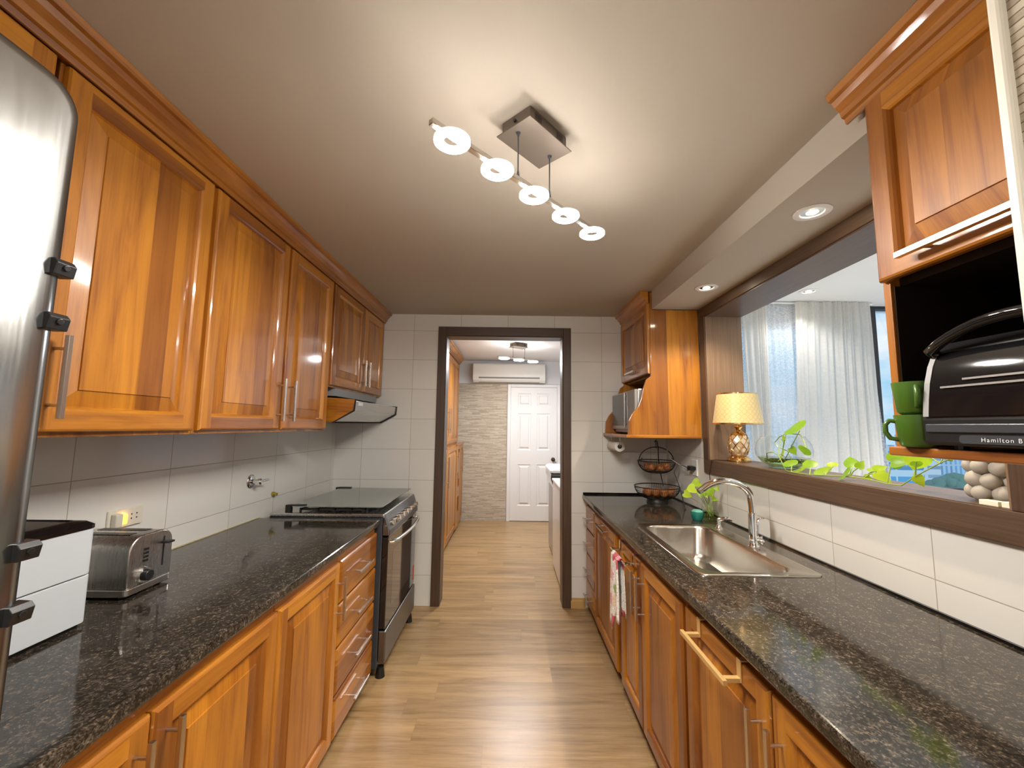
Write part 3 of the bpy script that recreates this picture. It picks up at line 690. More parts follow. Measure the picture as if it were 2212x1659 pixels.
# ---- niche cabinets on the sink wall
def niche(label, ya, yb, xf, zd, profile, lining, crown_y, handle, zb=1.385, ztop=2.40, near_side=True, shelf_x=0.79, cut=None):
    t = thing('niche_cabinet', label, 'cabinet', ((xf + XR) / 2, (ya + yb) / 2, zb))
    XK = XR - 0.0175
    for i, (s0, s1) in enumerate(((ya, ya + 0.020), (yb - 0.020, yb))):
        bm = BM(); pr = list(profile)
        if cut and i == 0: pr = [(x, min(z, cut)) for x, z in pr]
        prism(bm, [(min(x, XK), z) for x, z in pr], 'y', s0, s1); mesh('side_panel', bm, 'wood', t, bevel=0.002)
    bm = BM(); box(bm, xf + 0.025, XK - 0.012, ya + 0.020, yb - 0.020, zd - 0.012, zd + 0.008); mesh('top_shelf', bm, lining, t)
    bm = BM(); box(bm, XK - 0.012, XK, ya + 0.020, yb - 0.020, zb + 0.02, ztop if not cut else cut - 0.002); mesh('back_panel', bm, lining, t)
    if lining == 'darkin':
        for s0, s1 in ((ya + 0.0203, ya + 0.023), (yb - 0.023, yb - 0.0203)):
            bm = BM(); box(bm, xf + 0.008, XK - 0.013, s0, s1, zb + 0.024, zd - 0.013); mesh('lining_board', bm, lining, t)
    bm = BM(); box(bm, shelf_x, XK, ya - 0.004, yb + (0.004 if yb < 3.4 else 0), zb, zb + 0.022); mesh('bottom_shelf', bm, 'woodh', t, bevel=0.004)
    bm = BM(); box(bm, xf + 0.004, xf + 0.024, ya + 0.022, yb - 0.022, zd + 0.010, 2.40); mesh('face_board', bm, 'woodh', t)
    d = raised_door('door', t, -1, xf, ya + 0.008, yb - 0.008, zd, 2.327, t=0.022)
    pull(d, -1, xf - 0.022, (handle[0], handle[2]), (handle[1], handle[2]), off=0.030, r=0.007)
    bm = BM(); crown(bm, -1, xf - 0.008, crown_y[0], crown_y[1], ZC - 0.002); mesh('crown', bm, 'woodh', t)
    return t
curve = [(0.967, 1.81), (0.936, 1.786), (0.915, 1.728), (0.900, 1.660), (0.874, 1.595), (0.832, 1.546), (0.809, 1.498), (0.804, 1.407)]
niche('varnished cabinet with scalloped side panels holding the microwave, beside the doorway', 2.800, YB - 0.002, 0.970, 1.828,
      [(XR, 1.407), (XR, 2.277), (0.986, 2.277), (0.986, 2.40), (0.970, 2.40)] + curve, 'wood', (2.802, YB - 0.003), (3.03, 3.26, 1.875), cut=None)
near_profile = [(XR, 1.412), (XR, 2.40), (0.965, 2.40), (0.965, 1.412)]
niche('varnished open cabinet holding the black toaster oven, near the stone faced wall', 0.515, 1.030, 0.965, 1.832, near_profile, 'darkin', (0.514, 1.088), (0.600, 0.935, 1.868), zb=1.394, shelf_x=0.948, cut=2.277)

# ------------------------------------------------------------------ fridge, counter appliances on the stove side
t = thing('fridge', 'tall stainless steel fridge at the near end of the stove side worktop', 'fridge', (-1.06, 0.22, 0))
b = BM(); box(b, -1.42, -0.775, -0.13, 0.622, 0.03, 1.975); mesh('body', b, 'silver', t, bevel=0.01)
def fdoor(z0, z1):
    bm = BM(); loops = []
    for d, i in ((-0.770, 0.006), (-0.730, 0.0), (-0.712, 0.003), (-0.701, 0.012), (-0.697, 0.026)):
        loops.append([(d, y, z) for y, z in rrect(-0.13 + i, 0.630 - i, z0 + i, z1 - i, 0.055 - i * .6, 8)])
    loft(bm, loops); return bm
d = mesh('door', fdoor(0.06, 1.99), 'steelz', t, smooth=True, angle=60)
for z in (1.688, 1.604, 1.267, 1.181):
    b = BM(); prism(b, [(-0.712, z - 0.013), (-0.690, z - 0.013), (-0.686, z + 0.005), (-0.692, z + 0.012), (-0.712, z + 0.013)], 'y', 0.602, 0.631)
    cyl(b, (-0.692, 0.616, z), (-0.685, 0.616, z - 0.001), 0.005, seg=10)
    mesh('handle_bracket', b, 'black', d, bevel=0.001)

t = thing('drawer_unit', 'white two tier countertop unit with a black lid between fridge and toaster', 'drawer unit', (-1.30, 0.98, 0.900))
def rb(bm, x0, x1, y0, y1, z0, z1, r): loft(bm, [[(x, y, z) for x, y in rrect(x0, x1, y0, y1, r)] for z in (z0, z1)])
b = BM(); rb(b, -1.44, -1.147, 0.80, 1.188, 0.912, 1.036, 0.018); mesh('lower_tier', b, 'bluewhite', t, bevel=0.002)
b = BM(); rb(b, -1.44, -1.147, 0.80, 1.188, 1.039, 1.160, 0.018); mesh('upper_tier', b, 'bluewhite', t, bevel=0.002)
b = BM(); loft(b, [[(x, y, z) for x, y in rrect(-1.44 + i, -1.145 - i, 0.80 + i, 1.190 - i, 0.02)] for i, z in ((0, 1.1605), (0, 1.170), (0.012, 1.180), (0.03, 1.184), (0.034, 1.181), (0.06, 1.181))]); mesh('lid', b, 'blackgloss', t)
b = BM(); box(b, -1.43, -1.16, 0.815, 1.175, 0.9005, 0.9122); mesh('base_plate', b, 'black', t)

t = thing('toaster', 'brushed steel two slot toaster with a black knob on the stove side worktop', 'toaster', (-1.30, 1.428, 0.900))
TX0, TX1, TY0, TY1 = -1.43, -1.186, 1.345, 1.512
b = BM(); prof = [(TY0, 0.930)] + [(TY0 + 0.048 - 0.048 * math.cos(a), 1.038 + 0.048 * math.sin(a)) for a in [PI / 2 * k / 7 for k in range(8)]] + [(TY1 - 0.048 + 0.048 * math.sin(a), 1.038 + 0.048 * math.cos(a)) for a in [PI / 2 * k / 7 for k in range(8)]] + [(TY1, 0.930)]
prism(b, prof, 'x', TX0 + 0.006, TX1 - 0.004)
mesh('body', b, 'toast', t, smooth=True, bevel=0.004)
for y in (1.398, 1.456):
    b = BM(); box(b, TX0 + 0.035, TX1 - 0.045, y - 0.013, y + 0.013, 1.0862, 1.0872); mesh('slot', b, 'black', t)
b = BM(); rb(b, TX0, TX1, TY0 - 0.004, TY1 + 0.004, 0.908, 0.930, 0.016); mesh('base_band', b, 'nickel', t, bevel=0.003)
for x in (TX0 + 0.03, TX1 - 0.03):
    for y in (TY0 + 0.02, TY1 - 0.02): b = BM(); cyl(b, (x, y, 0.900), (x, y, 0.909), 0.010, seg=10); mesh('foot', b, 'black', t)
xe = TX1 - 0.004
b = BM(); cyl(b, (xe, 1.402, 0.958), (xe + 0.010, 1.402, 0.958), 0.025, 0.023, 24); mesh('dial_ring', b, 'chrome', t, smooth=True)
b = BM(); cyl(b, (xe + 0.009, 1.402, 0.958), (xe + 0.024, 1.402, 0.958), 0.018, 0.016, 24); mesh('knob', b, 'black', t, smooth=True, bevel=0.002)
for z in (1.002, 1.014, 1.026, 1.038):
    b = BM(); box(b, xe - 0.001, xe + 0.003, 1.398, 1.414, z - 0.004, z + 0.004); mesh('button', b, 'black', t, bevel=0.001)
b = BM(); box(b, xe - 0.001, xe + 0.0012, 1.472, 1.4765, 0.965, 1.062); mesh('lever_slot', b, 'black', t)
b = BM(); box(b, xe, xe + 0.028, 1.460, 1.488, 1.040, 1.047); mesh('lever', b, 'black', t, bevel=0.002)

t = thing('wall_outlet', 'aged white wall outlet with glowing amber light behind the toaster', 'outlet', (XL + 0.01, 1.62, 1.09))
b = BM(); box(b, XL, XL + 0.008, 1.545, 1.690, 1.055, 1.125); mesh('cover_plate', b, 'offwhite', t, bevel=0.003)
b = BM(); box(b, XL + 0.008, XL + 0.020, 1.585, 1.612, 1.068, 1.105); mesh('amber_light', b, 'amber', t, bevel=0.003)
b = BM(); box(b, XL + 0.008, XL + 0.030, 1.555, 1.583, 1.062, 1.112); mesh('plug', b, 'offwhite', t, bevel=0.004)
b = BM(); [cyl(b, (XL + 0.0078, y, z), (XL + 0.0085, y, z), 0.003, seg=8) for y, z in ((1.640, 1.082), (1.640, 1.098), (1.662, 1.082), (1.662, 1.098))]; mesh('socket_hole', b, 'black', t)

t = thing('water_valve', 'chrome stop valve with round flange on the tiled wall above the worktop', 'valve', (XL, 2.381, 1.124))
b = BM(); lathe(b, [(0, 0), (0.038, 0), (0.038, 0.004), (0.030, 0.010), (0.014, 0.012), (0, 0.012)], (XL, 2.381, 1.124), 28, axis='x'); mesh('flange', b, 'chrome', t, smooth=True)
b = BM(); lathe(b, [(0, 0.01), (0.012, 0.01), (0.012, 0.040), (0.017, 0.044), (0.017, 0.058), (0.010, 0.064), (0, 0.064)], (XL, 2.381, 1.124), 20, axis='x'); mesh('stem', b, 'chrome', t, smooth=True)
b = BM(); tube(b, [(XL + 0.052, 2.381, 1.124), (XL + 0.056, 2.42, 1.126), (XL + 0.062, 2.455, 1.127)], [0.008, 0.006, 0.005], 10); mesh('lever', b, 'chrome', t, smooth=True)
b = BM(); lathe(b, [(0, 0), (0.014, 0), (0.014, 0.012), (0.009, 0.016), (0.009, 0.030), (0, 0.030)], (XL, 2.609, 1.018), 14, axis='x')
solo('gas_fitting', b, 'brass', 'small brass gas fitting on the wall tiles behind the stove', 'pipe fitting', (XL, 2.609, 1.018), smooth=True)

# ------------------------------------------------------------------ stove
SY0, SY1 = 2.515, 3.258
t = thing('stove', 'dark steel freestanding gas stove with a glass lid at the end of the worktop', 'stove', (-1.07, 2.885, 0))
b = BM(); box(b, -1.42, -0.748, SY0, SY1, 0.055, 0.905); mesh('body', b, 'dgrey', t, bevel=0.004)
b = BM(); slab(b, [-1.42, -1.30, -0.79, -0.735], [SY0 - 0.004, SY0 + 0.03, SY1 - 0.03, SY1 + 0.004], 0.900, 0.926, skip=()); mesh('cooktop', b, 'steel', t, bevel=0.008, seg=3)
b = BM(); prism(b, [(-0.748, 0.798), (-0.702, 0.798), (-0.704, 0.830), (-0.735, 0.925), (-0.748, 0.925)], 'y', SY0 - 0.002, SY1 + 0.002); mesh('control_panel', b, 'darksteel', t, bevel=0.006, seg=3)
nrm = Vector((0.095, 0, 0.031)).normalized()
for i in range(7):
    y = SY0 + 0.085 + i * 0.096; c = Vector((-0.7135, y, 0.860))
    b = BM(); cyl(b, c, c + nrm * 0.010, 0.019, 0.018, 20); 
    if i == 0: box(b, c.x - .004, c.x + 0.018, y - 0.012, y + 0.012, 0.852, 0.876)
    else:
        cyl(b, c + nrm * 0.009, c + nrm * 0.026, 0.016, 0.014, 20)
    mesh('knob', b, 'nickel', t, smooth=True)
b = BM(); rb2 = rrect(SY0 + 0.006, SY1 - 0.006, 0.268, 0.792, 0.012)
loft(b, [[(x, y, z) for y, z in rb2] for x in (-0.747, -0.712)]); od = mesh('oven_door', b, 'blackgloss', t, bevel=0.004)
b = BM(); loft(b, [[(x, y, z) for y, z in rrect(SY0 + 0.12, SY1 - 0.12, 0.36, 0.69, 0.02)] for x in (-0.7125, -0.7115)]); mesh('oven_window', b, plain('smoked_window', (0.055, 0.050, 0.048, 1), 0.05, 0, 0.6), od)
b = BM(); ys = [SY0 + 0.035 + (SY1 - SY0 - 0.07) * k / 14 for k in range(15)]
tube(b, [(-0.705, ys[0], 0.755)] + [(-0.690 + 0.030 * math.sin(PI * k / 14) ** .6, ys[k], 0.757) for k in range(15)] + [(-0.705, ys[-1], 0.755)], 0.011, 12); mesh('handle', b, 'nickel', od, smooth=True)
b = BM(); box(b, -0.7118, -0.7108, 3.205, 3.240, 0.300, 0.400); mesh('sticker', b, 'red', od)
b = BM(); loft(b, [[(x, y, z) for y, z in rrect(SY0 + 0.004, SY1 - 0.004, 0.085, 0.262, 0.010)] for x in (-0.747, -0.704)]); mesh('storage_drawer', b, 'darksteel', t, bevel=0.006)
for x, y in ((-0.735, SY0 + 0.035), (-0.735, SY1 - 0.035), (-1.38, SY0 + 0.035), (-1.38, SY1 - 0.035)):
    b = BM(); cyl(b, (x, y, 0.0), (x, y, 0.056), 0.028, 0.020, 14); mesh('foot', b, 'black', t, smooth=True)
for yc in (2.70, 3.075):
    b = BM()
    for x in (-1.24, -1.14, -1.04, -0.94, -0.86): box(b, x - 0.005, x + 0.005, yc - 0.165, yc + 0.165, 0.940, 0.950)
    for y in (yc - 0.160, yc, yc + 0.160): box(b, -1.255, -0.845, y - 0.005, y + 0.005, 0.938, 0.950)
    for x in (-1.25, -0.85):
        for y in (yc - 0.16, yc + 0.16): box(b, x - 0.005, x + 0.005, y - 0.005, y + 0.005, 0.926, 0.940)
    mesh('pan_grate', b, 'iron', t)
    for xc in (-1.16, -0.94):
        b = BM(); lathe(b, [(0, 0.9262), (0.048, 0.9262), (0.050, 0.932), (0.040, 0.934), (0.040, 0.9375), (0, 0.9375)], (xc, yc, 0), 24); mesh('burner', b, 'iron', t, smooth=True)
b = BM(); loft(b, [[(x, y, z) for x, y in rrect(-1.300, -0.757, SY0, SY1, 0.018)] for z in (0.960, 0.965)]); lid = mesh('glass_lid', b, 'lid', t)
for y0, y1 in ((SY0 + 0.002, SY0 + 0.03), (SY1 - 0.03, SY1 - 0.002)):
    b = BM(); box(b, -1.312, -1.215, y0, y1, 0.9652, 0.972); box(b, -1.332, -1.300, y0, y1, 0.926, 0.970); mesh('hinge', b, 'black', lid, bevel=0.002)

# ------------------------------------------------------------------ range hood
t = thing('range_hood', 'slim stainless range hood mounted above the stove', 'range hood', (-1.2, 3.0, 1.45))
b = BM(); prism(b, [(XL + 0.001, 1.470), (-1.08, 1.474), (-0.962, 1.540), (-0.955, 1.600), (-1.05, 1.608), (XL + 0.001, 1.630)], 'y', 2.535, 3.455); mesh('body', b, 'steel', t, bevel=0.003)
for y0, y1 in ((2.527, 2.534), (3.456, 3.463)):
    b = BM(); prism(b, [(XL + 0.001, 1.462), (-1.078, 1.466), (-0.954, 1.536), (-0.948, 1.606), (-1.05, 1.612), (XL + 0.001, 1.634)], 'y', y0, y1); mesh('end_cap', b, 'black' if y0 > 3 else 'woodh', t, bevel=0.001)
b = BM(); prism(b, [(-1.090, 1.4615), (-1.078, 1.4615), (-0.950, 1.534), (-0.944, 1.608), (-0.952, 1.608), (-0.960, 1.540)], 'y', 2.522, 2.5268); mesh('edge_trim', b, 'black', t)
b = BM(); box(b, -0.9585, -0.954, 2.60, 2.67, 1.572, 1.592); mesh('switch', b, 'white', t)
b = BM(); box(b, XL + 0.001, -1.11, 2.60, 3.40, 1.632, 1.6795); mesh('duct_box', b, 'grey', t)

# ------------------------------------------------------------------ microwave corner
t = thing('microwave', 'silver and grey microwave oven on the scalloped cabinet shelf by the doorway', 'microwave', (1.05, 3.14, 1.407))
MY0, MY1 = 2.835, 3.455
b = BM(); box(b, 0.885, 1.25, MY0, MY1, 1.417, 1.725); mesh('body', b, 'silver', t, bevel=0.006)
b = BM(); box(b, 0.862, 0.884, 3.015, MY1, 1.440, 1.722); dd = mesh('door', b, 'silver', t, bevel=0.006)
b = BM(); box(b, 0.8605, 0.8615, 3.04, MY1 - 0.012, 1.470, 1.712); mesh('window', b, plain('smoked_grey', (0.085, 0.092, 0.10, 1), 0.18), dd)
b = BM(); cyl(b, (0.846, 3.028, 1.455), (0.846, 3.028, 1.708), 0.009, seg=12); [cyl(b, (0.846, 3.028, z), (0.863, 3.028, z), 0.006, seg=8) for z in (1.48, 1.685)]; mesh('handle', b, 'chrome', dd, smooth=True)
b = BM(); box(b, 0.862, 0.884, MY0, 3.011, 1.440, 1.722); mesh('control_panel', b, 'grey', t, bevel=0.004)
for x in (0.91, 1.22):
    for y in (MY0 + 0.04, MY1 - 0.04): b = BM(); cyl(b, (x, y, 1.407), (x, y, 1.418), 0.014, seg=10); mesh('foot', b, 'black', t)
t = thing('paper_towel_roll', 'white paper towel roll hanging beneath the microwave shelf', 'paper towel', (0.853, 3.33, 1.307))
b = BM(); lathe(b, [(0.017, 0), (0.038, 0), (0.040, 0.003), (0.040, 0.247), (0.038, 0.25), (0.017, 0.25)], (0.853, 3.205, 1.307), 32, axis='y'); mesh('paper', b, 'paper', t, smooth=True)
b = BM(); lathe(b, [(0, 0.001), (0.0172, 0.001), (0.0172, 0.249), (0, 0.249)], (0.853, 3.205, 1.307), 24, axis='y'); mesh('core', b, 'card', t)
t2 = BM()
for y in (3.196, 3.462):
    tube(t2, [(0.853, 3.21 if y < 3.3 else 3.45, 1.307), (0.853, y, 1.307), (0.853, y, 1.372), (0.825, y, 1.380), (0.786, y, 1.382), (0.784, y, 1.410)], 0.0022, 6)
solo('roll_holder', t2, 'nickel', 'thin wire holder clipped under the microwave shelf for the paper roll', 'holder', (0.853, 3.33, 1.31), smooth=True)

# ------------------------------------------------------------------ fruit basket with onions
BX, BY = 1.118, 3.160
t = thing('fruit_basket', 'black two tier wire basket stand in the corner of the sink side worktop', 'basket', (BX, BY, 0.9))
def bowl_wire(cx, cy, z0, z1, R, rbase, nw):
    bm = BM(); prof = [(rbase + (R - rbase) * math.sin(PI / 2 * f), z0 + (z1 - z0) * (1 - math.cos(PI / 2 * f)) ** 0.9) for f in [k / 8 for k in range(9)]]
    for k in range(nw):
        a = 2 * PI * k / nw; tube(bm, [(cx + r * math.cos(a), cy + r * math.sin(a), z) for r, z in prof], 0.0011, 4, caps=False)
    ring = lambda r, z, w: tube(bm, [(cx + r * math.cos(2 * PI * k / 40), cy + r * math.sin(2 * PI * k / 40), z) for k in range(40)], w, 6, closed=True)
    ring(R, z1, 0.0038); ring(rbase, z0, 0.003); lathe(bm, [(0, z0 - 0.001), (rbase, z0 - 0.001), (rbase, z0 + 0.001), (0, z0 + 0.001)], (cx, cy, 0), 24)
    return bm
mesh('lower_bowl', bowl_wire(BX, BY, 0.928, 1.016, 0.164, 0.072, 76), 'wire', t, smooth=True)
mesh('upper_bowl', bowl_wire(BX, BY, 1.120, 1.206, 0.136, 0.060, 66), 'wire', t, smooth=True)
b = BM(); lathe(b, [(0.066, 0.900), (0.078, 0.900), (0.078, 0.908), (0.070, 0.928), (0.062, 0.928), (0.066, 0.908)], (BX, BY, 0), 32, close=True); mesh('foot', b, 'wire', t, smooth=True)
b = BM()
tube(b, [(BX + 0.132 * math.cos(a), BY, 1.206 + 0.104 * math.sin(a)) for a in [PI * k / 20 for k in range(21)]], 0.0038, 8)
tube(b, [(BX + 0.122 * math.cos(a), BY - 0.012, 1.206 + 0.050 * math.sin(a)) for a in [PI * k / 20 for k in range(4)]], 0.003, 6); tube(b, [(BX + 0.122 * math.cos(a), BY - 0.012, 1.206 + 0.050 * math.sin(a)) for a in [PI - PI * k / 20 for k in range(4)]], 0.003, 6)
mesh('handle', b, 'wire', t, smooth=True)
b = BM(); sp = [(BX + 0.085, BY + 0.075, 0.935), (BX + 0.085, BY + 0.105, 1.02), (BX + 0.078, BY + 0.145, 1.12), (BX + 0.070, BY + 0.150, 1.21), (BX + 0.052, BY + 0.10, 1.30), (BX + 0.022, BY + 0.035, 1.352), (BX, BY, 1.357), (BX - 0.012, BY - 0.008, 1.350)]
tube(b, sp, 0.0042, 8); tube(b, [(BX, BY, 1.366), (BX, BY, 1.302)], 0.0032, 6); mesh('stand', b, 'wire', t, smooth=True)
b = BM(); lathe(b, [(0, -0.030), (0.014, -0.029), (0.030, -0.014), (0.034, 0.002), (0.028, 0.018), (0.012, 0.028), (0.004, 0.036), (0, 0.040)], (0, 0, 0), 16)
on = None; cnt = 0
low = [(-.085, -.055), (-.045, -.09), (.015, -.10), (.07, -.075), (.10, -.015), (-.02, -.025), (.045, -.015), (-.075, .01), (.02, .05)]
upl = [(-.055, -.05), (0.005, -.062), (.06, -.045), (-.02, .01), (.045, .02), (-.065, .015)]
where = ['on the front rim of', 'in the front of', 'in the middle front of', 'on the sink side of', 'on the wall side of', 'at the centre of', 'beside the centre of', 'on the doorway side of', 'at the back of']
for tier, z, lst in (('lower', 0.966, low), ('upper', 1.154, upl)):
    for k, (dx, dy) in enumerate(lst):
        loc = (BX + dx, BY + dy, z + 0.016 * (dx * dx + dy * dy) / 0.01 + random.uniform(-.002, .002)); lab = 'brown onion %s the %s wire basket' % (where[k], tier)
        if on is None:
            on = mesh('onion', b, 'onion', None, (0, 0, 0), smooth=True); on['category'] = 'onion'; on['label'] = lab; on['group'] = 'onions in the wire baskets'; on.location = loc; o = on
        else: o = copy_tree(on, loc, lab)
        o.rotation_euler = (random.uniform(-.9, .9), random.uniform(-.9, .9), random.uniform(0, 6)); o.scale = (.94, .94, random.uniform(.82, .96)) if tier == 'lower' else (.88, .88, .84)

# ------------------------------------------------------------------ sink, tap, soap pump
t = thing('sink', 'stainless steel drop in kitchen sink in the dark worktop', 'sink', (0.96, 2.026, 0.9))
def rl(i, r, z, x0=0.727, x1=1.202, y0=1.610, y1=2.442): return [(x, y, z) for x, y in rrect(x0 + i, x1 - i, y0 + i, y1 - i, r, 8)]
inn = dict(x0=0.766, x1=1.120, y0=1.652, y1=2.398)
b = BM(); loft(b, [rl(0, .03, .9003), rl(0.001, .03, .9045), rl(0.006, .028, .9065), rl(0.014, .026, .9055), rl(0.020, .026, .9035), rl(-0.006, .075, .9035, **inn), rl(0, .072, .901, **inn), rl(0.006, .07, .890, **inn), rl(0.012, .07, .760, **inn), rl(0.030, .06, .728, **inn), rl(0.075, .04, .720, **inn)], False, True)
mesh('basin', b, 'sink', t, smooth=True, angle=50)
b = BM(); lathe(b, [(0, .7232), (0.018, .7232), (0.020, .7225), (0.040, .7215), (0.042, .7205), (0, .7205)], (0.94, 2.03, 0), 28); mesh('drain', b, 'chrome', t, smooth=True)
FX, FY = 1.160, 2.0
t = thing('tap', 'tall chrome swan neck kitchen tap behind the sink', 'tap', (FX, FY, 0.905))
b = BM(); lathe(b, [(0, 0), (0.026, 0), (0.026, 0.006), (0.022, 0.012), (0.0195, 0.03), (0.0195, 0.150), (0.017, 0.156), (0, 0.156)], (FX, FY, 0.9035), 24); mesh('body', b, 'chrome', t, smooth=True)
arc = [(FX, FY, 1.055), (FX, FY, 1.085), (FX - 0.004, FY, 1.120)] + [(FX - 0.128 + 0.124 * math.cos(a), FY, 1.120 + 0.085 * math.sin(a)) for a in [PI * .80 * k / 14 for k in range(1, 15)]]
arc.append((arc[-1][0] - 0.026, FY, arc[-1][2] - 0.016))
b = BM(); tube(b, arc, [0.0155] * (len(arc) - 2) + [0.0150, 0.0135], 16); mesh('spout', b, 'chrome', t, smooth=True)
b = BM(); loft(b, [[(FX + 0.014 + x * .9 + i * 0.3, FY - 0.012 - i, 0.985 + z * 1.0 - i * 0.1) for x, z in rrect(-0.012, 0.055, -0.050, 0.055, 0.03, 5)] for i in (0, 0.012)]); mesh('lever', b, 'chrome', t, smooth=True, bevel=0.003)
b = BM(); cyl(b, (FX, FY, 0.945), (FX + 0.03, FY - 0.022, 0.945), 0.012, 0.014, 14); ball(b, (FX + 0.026, FY - 0.020, 0.930), 0.013); mesh('cartridge', b, 'chrome', t, smooth=True)
t = thing('soap_pump', 'small chrome soap pump at the far corner of the sink', 'soap pump', (1.157, 2.32, 0.9035))
b = BM(); lathe(b, [(0, 0), (0.021, 0), (0.021, 0.005), (0.013, 0.016), (0.010, 0.030), (0.010, 0.052), (0.008, 0.060), (0, 0.062)], (1.157, 2.32, 0.9035), 20); mesh('base', b, 'chrome', t, smooth=True)
b = BM(); tube(b, [(1.152, 2.32, 0.955), (1.180, 2.318, 0.962), (1.210, 2.314, 0.962), (1.226, 2.312, 0.955)], [0.010, 0.012, 0.012, 0.008], 12); mesh('nozzle', b, 'chrome', t, smooth=True)

# ------------------------------------------------------------------ leaves
def leaf(bm, base, tip, wid=0.62, fold=0.25, face=None, curl=0.18):
    A, T = Vector(base), Vector(tip); d = T - A; L = d.length; d.normalize()
    f = Vector(face) if face else Vector((-0.55, -0.75, 0.35)); s = d.cross(f)
    if s.length < 1e-3: s = d.cross(Vector((1, 0, 0)))
    s.normalize(); n = s.cross(d).normalized(); W = L * wid
    outl = [(-0.10, 0.22), (-0.06, 0.40), (0.08, 0.49), (0.25, 0.50), (0.45, 0.42), (0.65, 0.28), (0.82, 0.13), (0.94, 0.04)]
    mid = [bm.verts.new(A + d * (L * q) - n * (curl * L * q * q)) for q in (0, 0.03, 0.10, 0.25, 0.45, 0.65, 0.82, 0.94)]; tv = bm.verts.new(T - n * (curl * L))
    for sg in (1, -1):
        ed = [bm.verts.new(A + d * (L * q) + s * (sg * W * w) + n * (fold * W * w - curl * L * max(q, 0) ** 2)) for q, w in outl]
        for i in range(7): bm.faces.new([mid[i], ed[i], ed[i + 1], mid[i + 1]][::sg])
        bm.faces.new([mid[7], ed[7], tv][::sg])
def plant(name, label, loc, leaves, stems, rootpts, sw=0.0022, lw=0.62):
    t = thing(name, label, 'plant', loc)
    for p in stems:
        bm = BM(); tube(bm, p, sw, 6); mesh('stem', bm, 'stem', t, smooth=True)
    for q in leaves:
        bm = BM(); leaf(bm, q[0], q[1], q[2] if len(q) > 2 else lw); mesh('leaf', bm, 'leaf', t, smooth=True)
    if rootpts:
        bm = BM()
        for p in rootpts: tube(bm, p, 0.0013, 4)
        mesh('roots', bm, 'root', t, smooth=True, kind='stuff')
    return t
PLEAF = [((1.126, 2.53, 1.093), (1.062, 2.51, 1.084)), ((1.054, 2.52, 1.067), (1.096, 2.5, 1.047)), ((1.172, 2.57, 1.121), (1.11, 2.55, 1.115)), ((1.142, 2.5, 1.079), (1.135, 2.48, 1.044)), ((1.168, 2.54, 1.084), (1.199, 2.52, 1.061)), ((1.199, 2.51, 1.1), (1.204, 2.49, 1.045)), ((1.255, 2.54, 1.1), (1.267, 2.52, 1.08)), ((1.249, 2.53, 1.036), (1.217, 2.51, 1.027)), ((1.22, 2.57, 1.101), (1.18, 2.55, 1.079)), ((1.184, 2.52, 1.062), (1.185, 2.5, 1.042))]
JC = (1.222, 2.548)
stems = [[(JC[0] + random.uniform(-.02, .02), JC[1] + random.uniform(-.02, .02), 0.93), (JC[0] + (q[0][0] - JC[0]) * .35, JC[1], 1.0), q[0]] for q in PLEAF]
rts = []
for k in range(34):
    a = random.uniform(0, 2 * PI); r = random.uniform(.004, .030); p = Vector((JC[0] + r * math.cos(a), JC[1] + r * math.sin(a), random.uniform(.912, .95))); q = []
    for j in range(5): q.append(tuple(p)); p = p + Vector((random.uniform(-.008, .008), random.uniform(-.008, .008), random.uniform(-.006, .009)))
    rts.append(q)
plant('pothos_plant', 'small pothos in a glass jar of water behind the sink', (JC[0], JC[1], 0.91), PLEAF, stems, rts, 0.0017, 0.95)
t = thing('glass_jar', 'clear glass water jar with pothos roots behind the sink', 'jar', (JC[0], JC[1], 0.9))
b = BM(); lathe(b, [(0, .9005), (0.042, .9005), (0.046, .906), (0.047, .99), (0.042, 1.01), (0.042, 1.018)], (*JC, 0), 28); mesh('glass', b, 'glass', t, smooth=True)
b = BM(); lathe(b, [(0, .903), (0.0425, .904), (0.0445, .908), (0.045, .958), (0, .958)], (*JC, 0), 28); mesh('water', b, 'water', t, smooth=True)
t = thing('candle_jar', 'small teal glass jar beside the pothos jar', 'jar', (1.150, 2.565, 0.9))
b = BM(); lathe(b, [(0, .9005), (0.026, .9005), (0.034, .915), (0.038, .940), (0.036, .952), (0.033, .952), (0.035, .940), (0.031, .917), (0, .906)], (1.150, 2.565, 0), 28); mesh('glass', b, plain('teal_glaze', (0.015, 0.20, 0.16, 1), 0.12, 0, 0.5), t, smooth=True)
b = BM(); lathe(b, [(0, .945), (0.034, .945), (0.034, .952), (0.020, .962), (0, .964)], (1.150, 2.565, 0), 24); mesh('lid', b, plain('pale_teal_lid', (0.16, 0.46, 0.40, 1), 0.2), t, smooth=True)

# ------------------------------------------------------------------ things on the pass-through sill
LX, LY, LZ = 1.430, 2.580, OZ0
t = thing('table_lamp', 'small gold and crystal table lamp at the far end of the sill', 'lamp', (LX, LY, LZ))
b = BM(); lathe(b, [(0, 0), (0.066, 0), (0.068, 0.006), (0.066, 0.020), (0.056, 0.026), (0.050, 0.034), (0.036, 0.040), (0, 0.040)], (LX, LY, LZ + .0005), 32); mesh('base', b, 'gold', t, smooth=True)
b = BM(); nseg = 10; rows = [(0.040, 0.040), (0.052, 0.060), (0.056, 0.085), (0.058, 0.110), (0.056, 0.135), (0.048, 0.160), (0.030, 0.180), (0.018, 0.190)]
rings = [[b.verts.new((LX + r * math.cos(2 * PI * (i + .5 * (j % 2)) / nseg), LY + r * math.sin(2 * PI * (i + .5 * (j % 2)) / nseg), LZ + h)) for i in range(nseg)] for j, (r, h) in enumerate(rows)]
